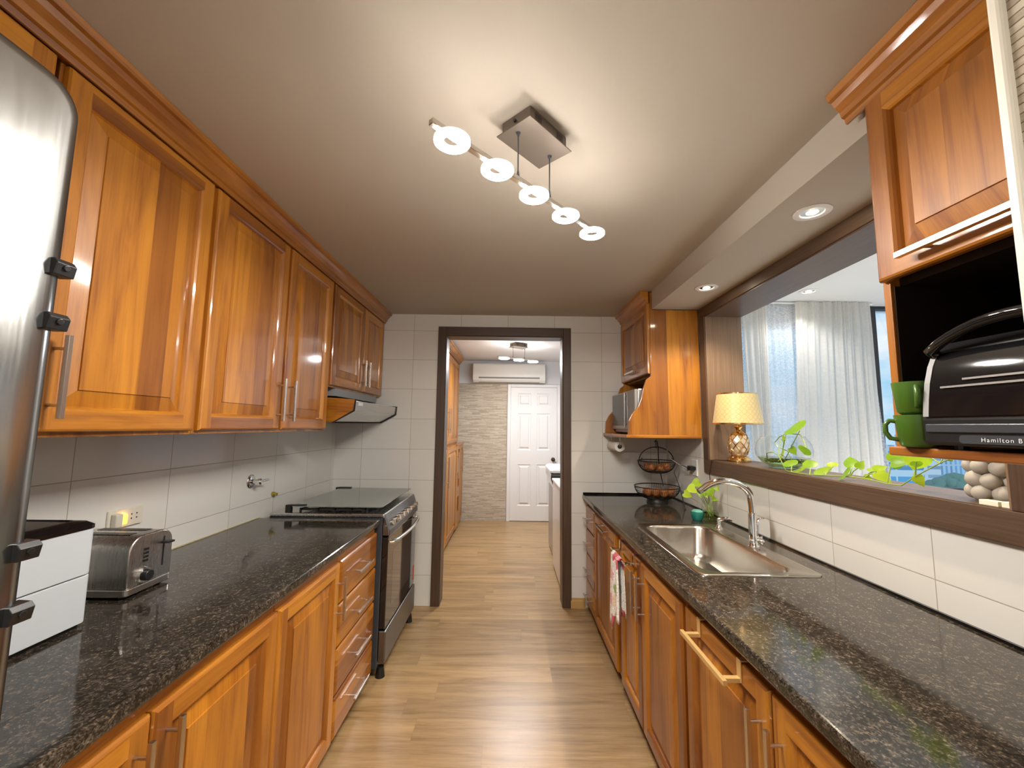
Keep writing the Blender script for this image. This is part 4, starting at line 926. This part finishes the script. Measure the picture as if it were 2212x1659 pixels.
for j in range(len(rings) - 1):
    A, B2 = rings[j], rings[j + 1]
    for i in range(nseg):
        if j % 2 == 0: b.faces.new((A[i], A[(i + 1) % nseg], B2[i])); b.faces.new((A[(i + 1) % nseg], B2[(i + 1) % nseg], B2[i]))
        else: b.faces.new((A[i], A[(i + 1) % nseg], B2[(i + 1) % nseg])); b.faces.new((A[i], B2[(i + 1) % nseg], B2[i]))
mesh('crystal_body', b, plain('champagne_crystal', (0.86, 0.66, 0.46, 1), 0.05, 0.35, 0.8), t)
b = BM()
for k in range(8):
    for sg in (1, -1):
        pts = []
        for j in range(13):
            f = j / 12; a = 2 * PI * k / 8 + sg * f * 1.75; h = 0.044 + f * 0.125; r = 0.0585 * math.sin(PI * (0.22 + 0.60 * f)) ** .45
            pts.append((LX + r * math.cos(a), LY + r * math.sin(a), LZ + h))
        tube(b, pts, 0.0028, 5)
lathe(b, [(0.046, 0.160), (0.040, 0.172), (0.022, 0.188), (0.014, 0.196), (0.012, 0.192), (0.020, 0.178), (0.038, 0.160)], (LX, LY, LZ), 28, close=True); mesh('gold_lattice', b, 'gold', t, smooth=True)
b = BM(); lathe(b, [(0.011, 0.192), (0.014, 0.202), (0.026, 0.214), (0.022, 0.222), (0.012, 0.226), (0.012, 0.250), (0, 0.252)], (LX, LY, LZ), 24); mesh('socket', b, 'gold', t, smooth=True)
b = BM(); lathe(b, [(0.143, 0.232), (0.114, 0.420), (0.112, 0.420), (0.141, 0.232)], (LX, LY, LZ), 48, close=True); sh = mesh('lamp_shade', b, 'shade', t, smooth=True)
for r, h in ((0.1432, 0.234), (0.1136, 0.419)):
    b = BM(); lathe(b, [(r - .002, h - .004), (r + .001, h - .004), (r + .0008, h + .004), (r - .002, h + .004)], (LX, LY, LZ), 48, close=True); mesh('gold_trim', b, 'gold', sh, smooth=True)
b = BM(); [tube(b, [(LX, LY, LZ + .250), (LX + .112 * math.cos(a), LY + .112 * math.sin(a), LZ + .405)], 0.0015, 5) for a in (0.3, 2.4, 4.5)]; mesh('shade_carrier', b, 'gold', sh)
b = BM(); tube(b, [(LX - 0.060, LY + 0.02, LZ + .004), (1.345, 2.63, LZ + .003), (1.318, 2.655, LZ + .004), (1.301, 2.672, LZ - .002), (1.300, 2.690, LZ - .05), (1.303, 2.71, 1.16), (1.312, 2.72, 1.08), (1.314, 2.76, 1.02)], 0.0026, 8); mesh('cord', b, plain('brown_cord', (0.05, 0.025, 0.015, 1), 0.5), t, smooth=True)

GX, GY = 1.450, 2.190
t = thing('fish_bowl', 'round clear glass bowl of water and roots on the sill', 'bowl', (GX, GY, OZ0))
prof = [(0.0, 0.0005), (0.060, 0.0005), (0.066, 0.004), (0.104, 0.030), (0.128, 0.066), (0.132, 0.095), (0.124, 0.130), (0.104, 0.158), (0.100, 0.164)]
b = BM(); lathe(b, [(r, h) for r, h in prof], (GX, GY, OZ0), 40); mesh('glass', b, 'glass', t, smooth=True)
b = BM(); tube(b, [(GX + .100 * math.cos(2 * PI * k / 40), GY + .100 * math.sin(2 * PI * k / 40), OZ0 + .164) for k in range(40)], 0.0018, 6, closed=True); mesh('rim', b, 'glass', t, smooth=True)
b = BM(); lathe(b, [(0, 0.004), (0.058, 0.004), (0.101, 0.031), (0.120, 0.055), (0, 0.055)], (GX, GY, OZ0), 40); mesh('water', b, 'water', t, smooth=True)
VLEAF = [((1.43, 2.034, 1.452), (1.45, 2.16, 1.475)), ((1.36, 2.057, 1.325), (1.38, 2.132, 1.309)), ((1.33, 1.954, 1.285), (1.35, 2.018, 1.317)), ((1.35, 1.915, 1.267), (1.37, 1.983, 1.278)), ((1.36, 1.871, 1.287), (1.38, 1.924, 1.326)), ((1.36, 1.791, 1.268), (1.38, 1.865, 1.293)), ((1.37, 1.756, 1.301), (1.39, 1.793, 1.325)), ((1.34, 1.647, 1.279), (1.36, 1.719, 1.271)), ((1.37, 1.657, 1.308), (1.39, 1.691, 1.355)), ((1.36, 1.618, 1.309), (1.38, 1.611, 1.339)), ((1.34, 1.568, 1.282), (1.36, 1.554, 1.275)), ((1.36, 1.547, 1.303), (1.38, 1.586, 1.32)), ((1.37, 1.555, 1.305), (1.39, 1.527, 1.325)), ((1.35, 1.527, 1.3), (1.37, 1.490, 1.270)), ((1.4, 1.951, 1.369), (1.42, 2.004, 1.327)), ((1.42, 2.087, 1.362), (1.44, 2.075, 1.326)), ((1.43, 2.142, 1.398), (1.45, 2.211, 1.373)), ((1.37, 1.484, 1.342), (1.385, 1.425, 1.376)), ((1.36, 1.473, 1.341), (1.375, 1.430, 1.344)), ((1.38, 1.393, 1.378), (1.395, 1.436, 1.311)), ((1.35, 1.374, 1.354), (1.365, 1.394, 1.327)), ((1.35, 1.381, 1.305), (1.365, 1.366, 1.272)), ((1.36, 1.391, 1.304), (1.375, 1.427, 1.293)), ((1.38, 1.305, 1.373), (1.395, 1.298, 1.361))]
VSTEM = [(GX - .03, GY - .02, 1.30), (1.40, 2.10, 1.40), (1.352, 2.06, 1.405), (1.318, 2.03, 1.33), (1.312, 1.972, 1.262), (1.318, 1.943, 1.257), (1.322, 1.831, 1.258), (1.335, 1.756, 1.264), (1.345, 1.643, 1.272), (1.34, 1.572, 1.274), (1.335, 1.47, 1.268), (1.335, 1.417, 1.270), (1.35, 1.381, 1.305), (1.37, 1.318, 1.354), (1.39, 1.275, 1.385)]
V2 = [(1.42, 2.015, 1.45), (1.42, 2.043, 1.417), (1.42, 2.072, 1.381), (1.42, 2.107, 1.336), (1.42, 2.144, 1.294)]
V3 = [(1.44, 2.242, 1.385), (1.44, 2.197, 1.417), (1.44, 2.145, 1.433), (1.44, 2.086, 1.432), (1.44, 2.04, 1.43), (1.44, 2.03, 1.415)]
V4 = [(1.44, 2.25, 1.385), (1.435, 2.20, 1.36), (1.43, 2.13, 1.345), (1.43, 2.10, 1.30)]
V5 = [(1.43, 2.30, 1.285), (1.41, 2.27, 1.325), (1.40, 2.20, 1.335), (1.39, 2.12, 1.315), (1.40, 2.09, 1.29)]
pet = []
for (bx, tx) in VLEAF[1:]:
    bp = Vector(bx); near = min((Vector(p) for p in VSTEM + V2 + V3), key=lambda p: (p - bp).length)
    if (near - bp).length > 0.006: pet.append([tuple(near), tuple((near + bp) / 2 + Vector((0, 0, .006))), bx])
rts = []
for k in range(150):
    a = random.uniform(0, 2 * PI); r = random.uniform(.01, .085); p = Vector((GX + r * math.cos(a), GY + r * math.sin(a), OZ0 + random.uniform(.034, .052))); q = []
    for j in range(6):
        q.append(tuple(p)); p = p + Vector((random.uniform(-.022, .022), random.uniform(-.022, .022), random.uniform(-.008, .006)))
        rad = (p.xy - Vector((GX, GY))).length
        if rad > .092: p.x = GX + (p.x - GX) * .092 / rad; p.y = GY + (p.y - GY) * .092 / rad
        p.z = min(max(p.z, OZ0 + .030), OZ0 + .054)
    rts.append(q)
plant('pothos_vine', 'long trailing pothos vine growing from the bowl along the sill', (GX, GY, OZ0 + .01), VLEAF, [VSTEM, V2, V3, V4, V5] + pet, rts, 0.0022, 0.86)

VX, VY = 1.425, 1.205
t = BM(); cyl(t, (VX, VY, OZ0 + .001), (VX, VY, OZ0 + .185), 0.052, 0.052, 20)
for j in range(5):
    for i in range(8):
        a = 2 * PI * (i + .5 * (j % 2)) / 8 + random.uniform(-.08, .08)
        ball(t, (VX + .052 * math.cos(a), VY + .052 * math.sin(a), OZ0 + .026 + j * .037 + random.uniform(-.003, .003)), random.uniform(.022, .027), u=14, v=10)
solo('bubble_vase', t, 'vase', 'pale ceramic bubble vase at the near end of the sill', 'vase', (VX, VY, OZ0), smooth=True)
b = BM(); box(b, 1.318, 1.345, 1.126, 1.172, OZ0 + .0004, OZ0 + .014); solo('small_box', b, 'cream', 'small cream box in front of the bubble vase', 'box', (1.33, 1.15, OZ0), bevel=0.001)
b = BM(); box(b, 1.322, 1.350, 1.098, 1.122, OZ0 + .0004, OZ0 + .016); solo('small_box', b, 'cream', 'small cream box by the near upright of the sill frame', 'box', (1.335, 1.11, OZ0), bevel=0.001)

# ------------------------------------------------------------------ curtains in the side room
def curtain(name, label, x0t, x1t, x0b, x1b, mat, y, amp, n, zb, flare=0.0):
    bm = BM(); NX, NZ = 150, 26; cols = []
    ph = [random.uniform(-.5, .5) for _ in range(n + 2)]
    for i in range(NX + 1):
        u = i / NX; c = []
        for j in range(NZ + 1):
            v = j / NZ; z = ZS - .008 - v * (ZS - .008 - zb); k = v ** 1.3
            xx = (x0t + (x1t - x0t) * u) * (1 - k) + (x0b + (x1b - x0b) * u) * k
            w = u * n + 0.5 * math.sin(u * 7 + 1) * .6; A = amp * (0.45 + 0.75 * v) * (0.6 + .4 * math.sin(u * 23 + 2))
            gather = 0.006 * math.sin(u * n * 2.6 * 2 * PI) * max(0, 1 - v * 9)
            yy = y + A * math.sin(2 * PI * w + .5 * math.sin(v * 3)) + gather + 0.006 * math.sin(2 * PI * w * 2.3 + v)
            c.append(bm.verts.new((xx, yy, z)))
        cols.append(c)
    for a, c in zip(cols, cols[1:]):
        for j in range(NZ): bm.faces.new((a[j], c[j], c[j + 1], a[j + 1]))
    return solo(name, bm, mat, label, 'curtain', ((x0t + x1t) / 2, y, zb), smooth=True)
curtain('sheer_curtain', 'thin white sheer curtain across the side room window', 1.62, 2.80, 1.60, 2.96, 'sheer', YW - 0.055, 0.016, 13, 0.30)
curtain('curtain', 'cream gathered curtain hanging in front of the sheer one', 2.20, 2.78, 2.10, 2.80, 'curtain', YW - 0.115, 0.024, 7, 0.30)
curtain('curtain', 'narrow cream curtain fold between the sheer strips by the brown jamb', 1.78, 1.98, 1.86, 1.95, 'curtain', YW - 0.115, 0.018, 2, 0.30)
b = BM(); cyl(b, (1.60, YW - .085, ZS - .012), (2.82, YW - .085, ZS - .012), 0.008, seg=10); solo('curtain_rod', b, 'white', 'thin white rod at the ceiling carrying the curtains', 'curtain rod', (2.2, YW - .085, ZS), smooth=True)
b = BM(); tube(b, [(3.00, YW - .02, 2.43), (3.04, YW - .02, 2.36), (3.08, YW - .02, 2.24), (3.16, YW - .02, 2.15), (3.24, YW - .02, 2.12)], 0.005, 6); solo('cable', b, 'black', 'loose dark cable hanging inside the side room window', 'cable', (3.0, YW - .02, 2.3), smooth=True)

# ------------------------------------------------------------------ lamps
def downlight(label, x, y, z, power=1.0):
    t = thing('downlight', label, 'downlight', (x, y, z), 'recessed downlights')
    bm = BM(); lathe(bm, [(0.036, 0.004), (0.040, -0.004), (0.058, -0.006), (0.063, -0.003), (0.063, 0.0), (0.036, 0.0)], (x, y, z - .0003), 36, close=False); mesh('trim_ring', bm, 'white', t, smooth=True)
    bm = BM(); lathe(bm, [(0, -0.0022), (0.026, -0.0022), (0.036, -0.0012), (0.040, -0.0012)], (x, y, z - .0003), 28); mesh('reflector', bm, 'nickel', t, smooth=True)
    bm = BM(); lathe(bm, [(0, -0.0062), (0.012, -0.0058), (0.020, -0.003), (0, -0.003)], (x, y, z), 24); mesh('bulb', bm, 'bulb', t, smooth=True)
    l = bpy.data.lights.new('downlight_beam', 'SPOT'); l.energy = DOWN_POWER * power; l.color = (1.0, 0.84, 0.62) if power == 1.0 else (1.0, 0.96, 0.92); l.spot_size = 2.3; l.spot_blend = 0.6; l.shadow_soft_size = 0.02
    o = bpy.data.objects.new('downlight_beam', l); COL.objects.link(o); o.parent = t; o.location = (0, 0, -0.012)
downlight('recessed downlight in the lowered ceiling, the one nearer the toaster oven cabinet', 1.142, 1.483, 2.28)
downlight('recessed downlight in the lowered ceiling, the one nearer the microwave cabinet', 1.147, 2.339, 2.28)
downlight('recessed downlight in the side room ceiling in front of the curtain', 2.145, 2.868, ZS, 0.5)
downlight('unseen fill downlight added in the middle of the side room ceiling', 2.75, 1.20, ZS, 4.2)  # this and the next two are out of view, added to brighten the side room
downlight('unseen fill downlight added in the rear of the side room ceiling', 2.35, 0.20, ZS, 4.2)
downlight('unseen fill downlight added in the outer part of the side room ceiling', 3.75, 2.10, ZS, 4.2)

def ring_lamp(label, centers, zr, plate, zc, mat, R=0.0470, r=0.0225, cords=None):
    P = [Vector((x, y, zr)) for x, y in centers]; d = (P[-1] - P[0]).normalized(); nrm = Vector((d.y, -d.x, 0))
    pc = Vector((plate[0], plate[1], zc))
    t = thing('pendant_lamp', label, 'ceiling lamp', (plate[0], plate[1], zc))
    def quadbox(bm, c, hl, hw, z0, z1): loft(bm, [[(c + d * (a * hl) + nrm * (w * hw)).to_tuple()[:2] + (z,) for a, w in ((-1, -1), (1, -1), (1, 1), (-1, 1))] for z in (z0, z1)])
    bm = BM(); quadbox(bm, pc, 0.094, 0.058, zc - .046, zc - .0005); cp = mesh('canopy', bm, 'plate', t, bevel=0.004)
    bm = BM(); quadbox(bm, pc, 0.107, 0.069, zc - .050, zc - .046); mesh('canopy_plate', bm, 'plate', t, bevel=0.001)
    for s in (-0.055, 0.055):
        bm = BM()
        for k in range(6): 
            c = pc + d * (s + (k - 2.5) * 0.0058) + nrm * 0.0583
            quadbox(bm, c, 0.0014, 0.0004, zc - .034, zc - .012)
        mesh('vent', bm, 'black', cp)
    bm = BM(); c = pc - d * 0.096; cyl(bm, c + Vector((0, 0, -.024)), c + Vector((0, 0, -.024)) - d * .006, 0.005, seg=10); mesh('screw', bm, 'black', cp)
    bm = BM(); a, z = P[0] - d * (R + .022), P[-1] + d * (R * .2); w = 0.009
    loft(bm, [[tuple(q + nrm * (x * w) + Vector((0, 0, h))) for x, h in ((-1, .007), (1, .007), (1, .022), (-1, .022))] for q in (a, z)]); mesh('bar', bm, 'nickel', t, bevel=0.002)
    for cxy in cords:
        q = Vector((cxy[0], cxy[1], 0)); bm = BM(); cyl(bm, q + Vector((0, 0, zr + .026)), q + Vector((0, 0, zc - .050)), 0.0022, seg=8); cyl(bm, q + Vector((0, 0, zr + .026)), q + Vector((0, 0, zr + .046)), 0.006, 0.003, 10); cyl(bm, q + Vector((0, 0, zc - .058)), q + Vector((0, 0, zc - .050)), 0.005, 0.008, 12)
        mesh('cord', bm, 'dgrey', t, smooth=True)
    for p in P:
        bm = BM(); lathe(bm, [(R, -.001), (R, -.004), (R - .005, -.008), (r + .004, -.008), (r, -.004), (r, -.001)], p, 40, mi=0)
        lathe(bm, [(r, -.001), (r, .003), (r + .004, .006), (R - .004, .006), (R, .003), (R, -.001)], p, 40, mi=1); bmesh.ops.remove_doubles(bm, verts=bm.verts[:], dist=1e-5); mesh('led_ring', bm, [mat, 'ringtop'], t, smooth=True)
    return t
ctr = [(-0.1590, 0.9970), (-0.0452, 1.1160), (0.0685, 1.2440), (0.1865, 1.3690), (0.3046, 1.4970)]
ring_lamp('five ring chrome pendant lamp hanging from the kitchen ceiling', ctr, 2.189, (0.070, 1.243), ZC, 'ring', cords=[(0.0150, 1.190), (0.1225, 1.298)])
ring_lamp('unseen five ring chrome pendant lamp added behind the camera as fill light', [(x - .05, y - 2.35) for x, y in ctr], 2.189, (0.02, -1.107), ZC, 'ring', cords=[(-0.035, -1.160), (0.0725, -1.052)])  # unseen second pendant, added to lift the kitchen's ambient light
ring_lamp('three ring pendant lamp hanging in the room past the doorway', [(-0.08, 5.02), (0.105, 5.14), (0.29, 5.26)], 2.290, (0.10, 5.10), ZF, 'ring2', R=0.066, r=0.02, cords=[(0.03, 5.09), (0.18, 5.19)])

# ------------------------------------------------------------------ toaster oven and mugs
t = thing('toaster_oven', 'black toaster oven with a curved glass door in the open cabinet', 'toaster oven', (1.10, 0.735, 1.416))
OYA, OYB, OX = 0.545, 0.925, 0.930
prof = [(1.24, 1.424), (OX, 1.424), (OX - .004, 1.478), (OX + .006, 1.56), (OX + .030, 1.630), (OX + .060, 1.652), (1.24, 1.660)]
b = BM(); prism(b, prof, 'y', OYA, OYB); mesh('body', b, 'black', t, bevel=0.008, seg=3)
b = BM(); gp = [(OX - .0075, 1.486), (OX - .004, 1.520), (OX + .002, 1.560), (OX + .012, 1.597), (OX + .025, 1.626)]
prism(b, gp + [(x + .004, z) for x, z in gp[::-1]], 'y', OYA + .02, OYB - .022); dd = mesh('glass_door', b, 'blackgloss', t, smooth=True, angle=30)
b = BM(); gp2 = [(x - .0015, z) for x, z in gp]; prism(b, gp2 + [(x + .004, z) for x, z in gp2[::-1]], 'y', OYB - .024, OYB - .012); mesh('door_edge', b, 'grey', dd)
for z, x in ((1.548, OX - .0015), (1.562, OX + .001)):
    b = BM(); box(b, x - .0035, x - .001, OYA + .04, OYB - .05 - (z - 1.548) * 3, z - .002, z + .002); mesh('rack_line', b, 'silver', dd)
b = BM(); ys = [OYB - .02 - (OYB - OYA - .04) * k / 12 for k in range(13)]; tube(b, [(OX + .022, ys[0], 1.625)] + [(OX + .012 - .022 * math.sin(PI * k / 12), ys[k], 1.632 + .042 * math.sin(PI * k / 12) ** .8) for k in range(13)] + [(OX + .022, ys[-1], 1.625)], 0.011, 12); mesh('handle', b, 'blackgloss', dd, smooth=True)
b = BM(); box(b, OX - .0065, OX - .001, OYA + .03, OYB - .012, 1.452, 1.470); mesh('lower_trim', b, 'dgrey', t, bevel=0.002)
b = BM(); loft(b, [[(x, y, z) for y, z in rrect(OYA + .06, OYB - .078, 1.430, 1.447, .007)] for x in (OX - .001, OX - .005)]); nameplate = mesh('nameplate', b, 'dgrey', t)
cu = bpy.data.curves.new('lettering', 'FONT'); cu.body = 'Hamilton Beach'; cu.size = 0.0115; cu.extrude = 0.0002; cu.space_character = 1.25
to = bpy.data.objects.new('lettering', cu); COL.objects.link(to); bpy.context.view_layer.update()
me = bpy.data.meshes.new_from_object(to.evaluated_get(bpy.context.evaluated_depsgraph_get())); bpy.data.objects.remove(to)
for v in me.vertices: v.co = Vector((-v.co.z, -v.co.x, v.co.y))
me.materials.clear(); me.materials.append(MT['letter']); lo = bpy.data.objects.new('lettering', me); COL.objects.link(lo); lo.parent = nameplate; lo.location = Vector((OX - .0056, OYB - .118, 1.4345)) - WLOC[nameplate.name]
for x in (OX + .04, 1.2):
    for y in (OYA + .04, OYB - .04): b = BM(); cyl(b, (x, y, 1.416), (x, y, 1.426), .012, seg=10); mesh('foot', b, 'black', t)
def mug(label, z, ha):
    x, y = 0.957, 0.962; t = thing('mug', label, 'mug', (x, y, z), 'green mugs stacked by the toaster oven')
    bm = BM(); lathe(bm, [(0, .0005), (.030, .0005), (.035, .006), (.042, .072), (.042, .075), (.039, .075), (.033, .010), (0, .008)], (x, y, z), 28); mesh('cup', bm, 'green', t, smooth=True)
    bm = BM(); dx, dy = math.cos(ha), math.sin(ha); tube(bm, [(x + dx * r, y + dy * r, z + h) for r, h in ((.036, .060), (.050, .062), (.058, .052), (.058, .034), (.050, .020), (.034, .017))], .0055, 10); mesh('handle', bm, 'green', t, smooth=True)
mug('lower green mug of the stacked pair beside the toaster oven', 1.4165, 2.55)
mug('upper green mug of the stacked pair beside the toaster oven', 1.4935, -2.3)

# ------------------------------------------------------------------ outlet and cords in the sink corner
t = thing('wall_outlet', 'white wall outlet with a black plug under the microwave cabinet', 'outlet', (XR, 2.955, 1.175))
b = BM(); box(b, XR - .008, XR, 2.915, 2.995, 1.120, 1.235); mesh('cover_plate', b, 'white', t, bevel=0.003)
b = BM(); prism(b, [(2.925, 1.165), (2.975, 1.155), (2.985, 1.172), (2.972, 1.190), (2.925, 1.186)], 'x', XR - .050, XR - .008); mesh('plug', b, 'black', t, bevel=0.004)
b = BM(); tube(b, [(1.20, 3.05, 1.384), (1.165, 3.08, 1.375), (1.175, 3.10, 1.30), (1.20, 3.08, 1.225), (1.25, 3.04, 1.185), (1.285, 3.00, 1.15), (XR - .045, 2.96, 1.162)], .0035, 8); solo('power_cord', b, 'grey', 'grey cord running down from the microwave shelf to the outlet', 'cord', (1.2, 3.05, 1.2), smooth=True)
b = BM(); tube(b, [(XR - .05, 2.95, 1.175), (1.235, 2.96, 1.190), (1.195, 2.97, 1.185), (1.180, 2.98, 1.14), (1.205, 2.97, 1.06), (1.222, 2.95, .97), (1.225, 2.92, .904), (1.205, 2.86, .9035)], .0026, 8); solo('power_cord', b, 'black', 'thin black cord drooping from the plug onto the worktop corner', 'cord', (1.2, 2.97, 1.0), smooth=True)

# ------------------------------------------------------------------ far room furniture
t = thing('air_conditioner', 'white split air conditioner high on the far wall', 'air conditioner', (-0.02, YF - .12, 2.13))
b = BM(); prism(b, [(YF - .0205, 2.150), (YF - .150, 2.132), (YF - .200, 2.165), (YF - .215, 2.210), (YF - .205, 2.400), (YF - .190, 2.424), (YF - .0205, 2.428)], 'x', -0.583, 0.543); mesh('body', b, 'ac', t, bevel=0.008, seg=3)
b = BM(); prism(b, [(YF - .207, 2.186), (YF - .218, 2.206), (YF - .2175, 2.212), (YF - .203, 2.192)], 'x', -0.49, 0.455); mesh('louver_gap', b, 'grey', t)
b = BM(); prism(b, [(YF - .168, 2.140), (YF - .206, 2.172), (YF - .2075, 2.180), (YF - .170, 2.148)], 'x', -0.49, 0.455); mesh('louver', b, 'ac', t)
b = BM(); prism(b, [(YF - .152, 2.1312), (YF - .172, 2.144), (YF - .174, 2.150), (YF - .154, 2.137)], 'x', -0.49, 0.455); mesh('lower_gap', b, 'grey', t)

XP = -0.740
t = thing('pantry_cabinet', 'tall two part wooden pantry cabinet in the room past the doorway', 'cabinet', (-1.05, 5.05, 0))
b = BM(); box(b, -1.378, XP, 4.00, 5.745, 0.04, 1.190); mesh('lower_body', b, 'wood', t)
b = BM(); box(b, -1.378, XP - .04, 4.00, 6.10, 1.191, 2.46); mesh('upper_body', b, 'wood', t)
for ya, yb, hy in ((4.02, 4.86, 4.80), (4.88, 5.73, 5.67)):
    d = raised_door('door', t, 1, XP, ya, yb, 0.06, 1.175); pull(d, 1, XP + .02, (hy, .74), (hy, 1.09))
for ya, yb, hy in ((4.02, 5.03, 4.97), (5.05, 6.08, 5.11)):
    d = raised_door('door', t, 1, XP - .04, ya, yb, 1.215, 2.35); pull(d, 1, XP - .02, (hy, 1.36), (hy, 1.66))
b = BM(); crown(b, 1, XP - .02, 4.0, 6.14, ZF - .03); box(b, XP - .06, XP - .018, 4.0, 6.10, 2.36, ZF - .032); mesh('crown', b, 'woodh', t)
t = thing('wine_rack', 'wooden wine rack cabinet with three square openings past the pantry', 'wine rack', (-1.05, 6.1, 0))
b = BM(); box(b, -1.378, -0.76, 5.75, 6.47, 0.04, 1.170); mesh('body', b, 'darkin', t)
b = BM(); hz = [0.04, 0.25, 0.46, 0.60, 0.80, 0.985, 1.12, 1.170]; hy = [5.75, 5.86, 6.02, 6.12]
for j in range(7):
    for i in range(3):
        if i == 1 and j in (1, 3, 5): continue
        box(b, -0.760, -0.722, hy[i], hy[i + 1], hz[j], hz[j + 1])
mesh('rack_front', b, 'wood', t)
d = raised_door('door', t, 1, -0.742, 6.125, 6.465, .05, 1.165); pull(d, 1, -.722, (6.17, .78), (6.17, 1.10))
b = BM(); box(b, -1.378, -0.715, 5.748, 6.49, 1.171, 1.19); mesh('top', b, 'woodh', t, bevel=0.004)
b = BM(); pts = [(-0.708, 4.30), (-0.690, 4.34), (-0.672, 4.40), (-0.690, 4.46), (-0.708, 4.50)]
loft(b, [[(x, y, z + (0.0 if abs(y - 4.4) > .02 else -.03)) for x, y in pts] for z in (0.70, 0.78, 0.86)]); solo('white_cloth', b, 'white', 'white cloth hanging on the lower pantry door', 'cloth', (-0.70, 4.40, .70), smooth=True)

t = thing('washing_machine', 'white front of a low washing machine just past the doorway', 'washing machine', (.80, 4.10, 0))
b = BM(); box(b, 0.470, 1.12, 3.86, 4.50, 0.02, 0.880); mesh('body', b, 'whitegloss', t, bevel=0.012)
b = BM(); box(b, 0.462, 1.12, 3.85, 4.51, 0.881, 0.905); mesh('lid', b, 'whitegloss', t, bevel=0.006)
for x in (.52, 1.05):
    for y in (3.92, 4.44): b = BM(); cyl(b, (x, y, 0), (x, y, .021), .02, seg=10); mesh('foot', b, 'black', t)
t = thing('dryer', 'grey and white laundry machine with a black control panel behind the washing machine', 'laundry machine', (.85, 4.95, 0))
b = BM(); box(b, 0.500, 1.20, 4.62, 5.28, 0.02, 0.760); mesh('body', b, 'silver', t, bevel=0.008)
b = BM(); prism(b, [(0.500, .761), (0.462, .880), (0.466, .935), (0.570, .935), (0.570, .761)], 'y', 4.62, 5.28); mesh('control_panel', b, 'blackgloss', t, bevel=0.004)
b = BM(); loft(b, [[(x, y, z) for x, y in rrect(.456 + i, 1.20 - i, 4.615 + i, 5.285 - i, .03)] for i, z in ((.02, .936), (0, .946), (0, .968), (.02, .99))]); mesh('lid', b, 'whitegloss', t, smooth=True)
b = BM(); box(b, 0.53, 1.18, 4.64, 5.26, 0, .021); mesh('plinth', b, 'black', t)
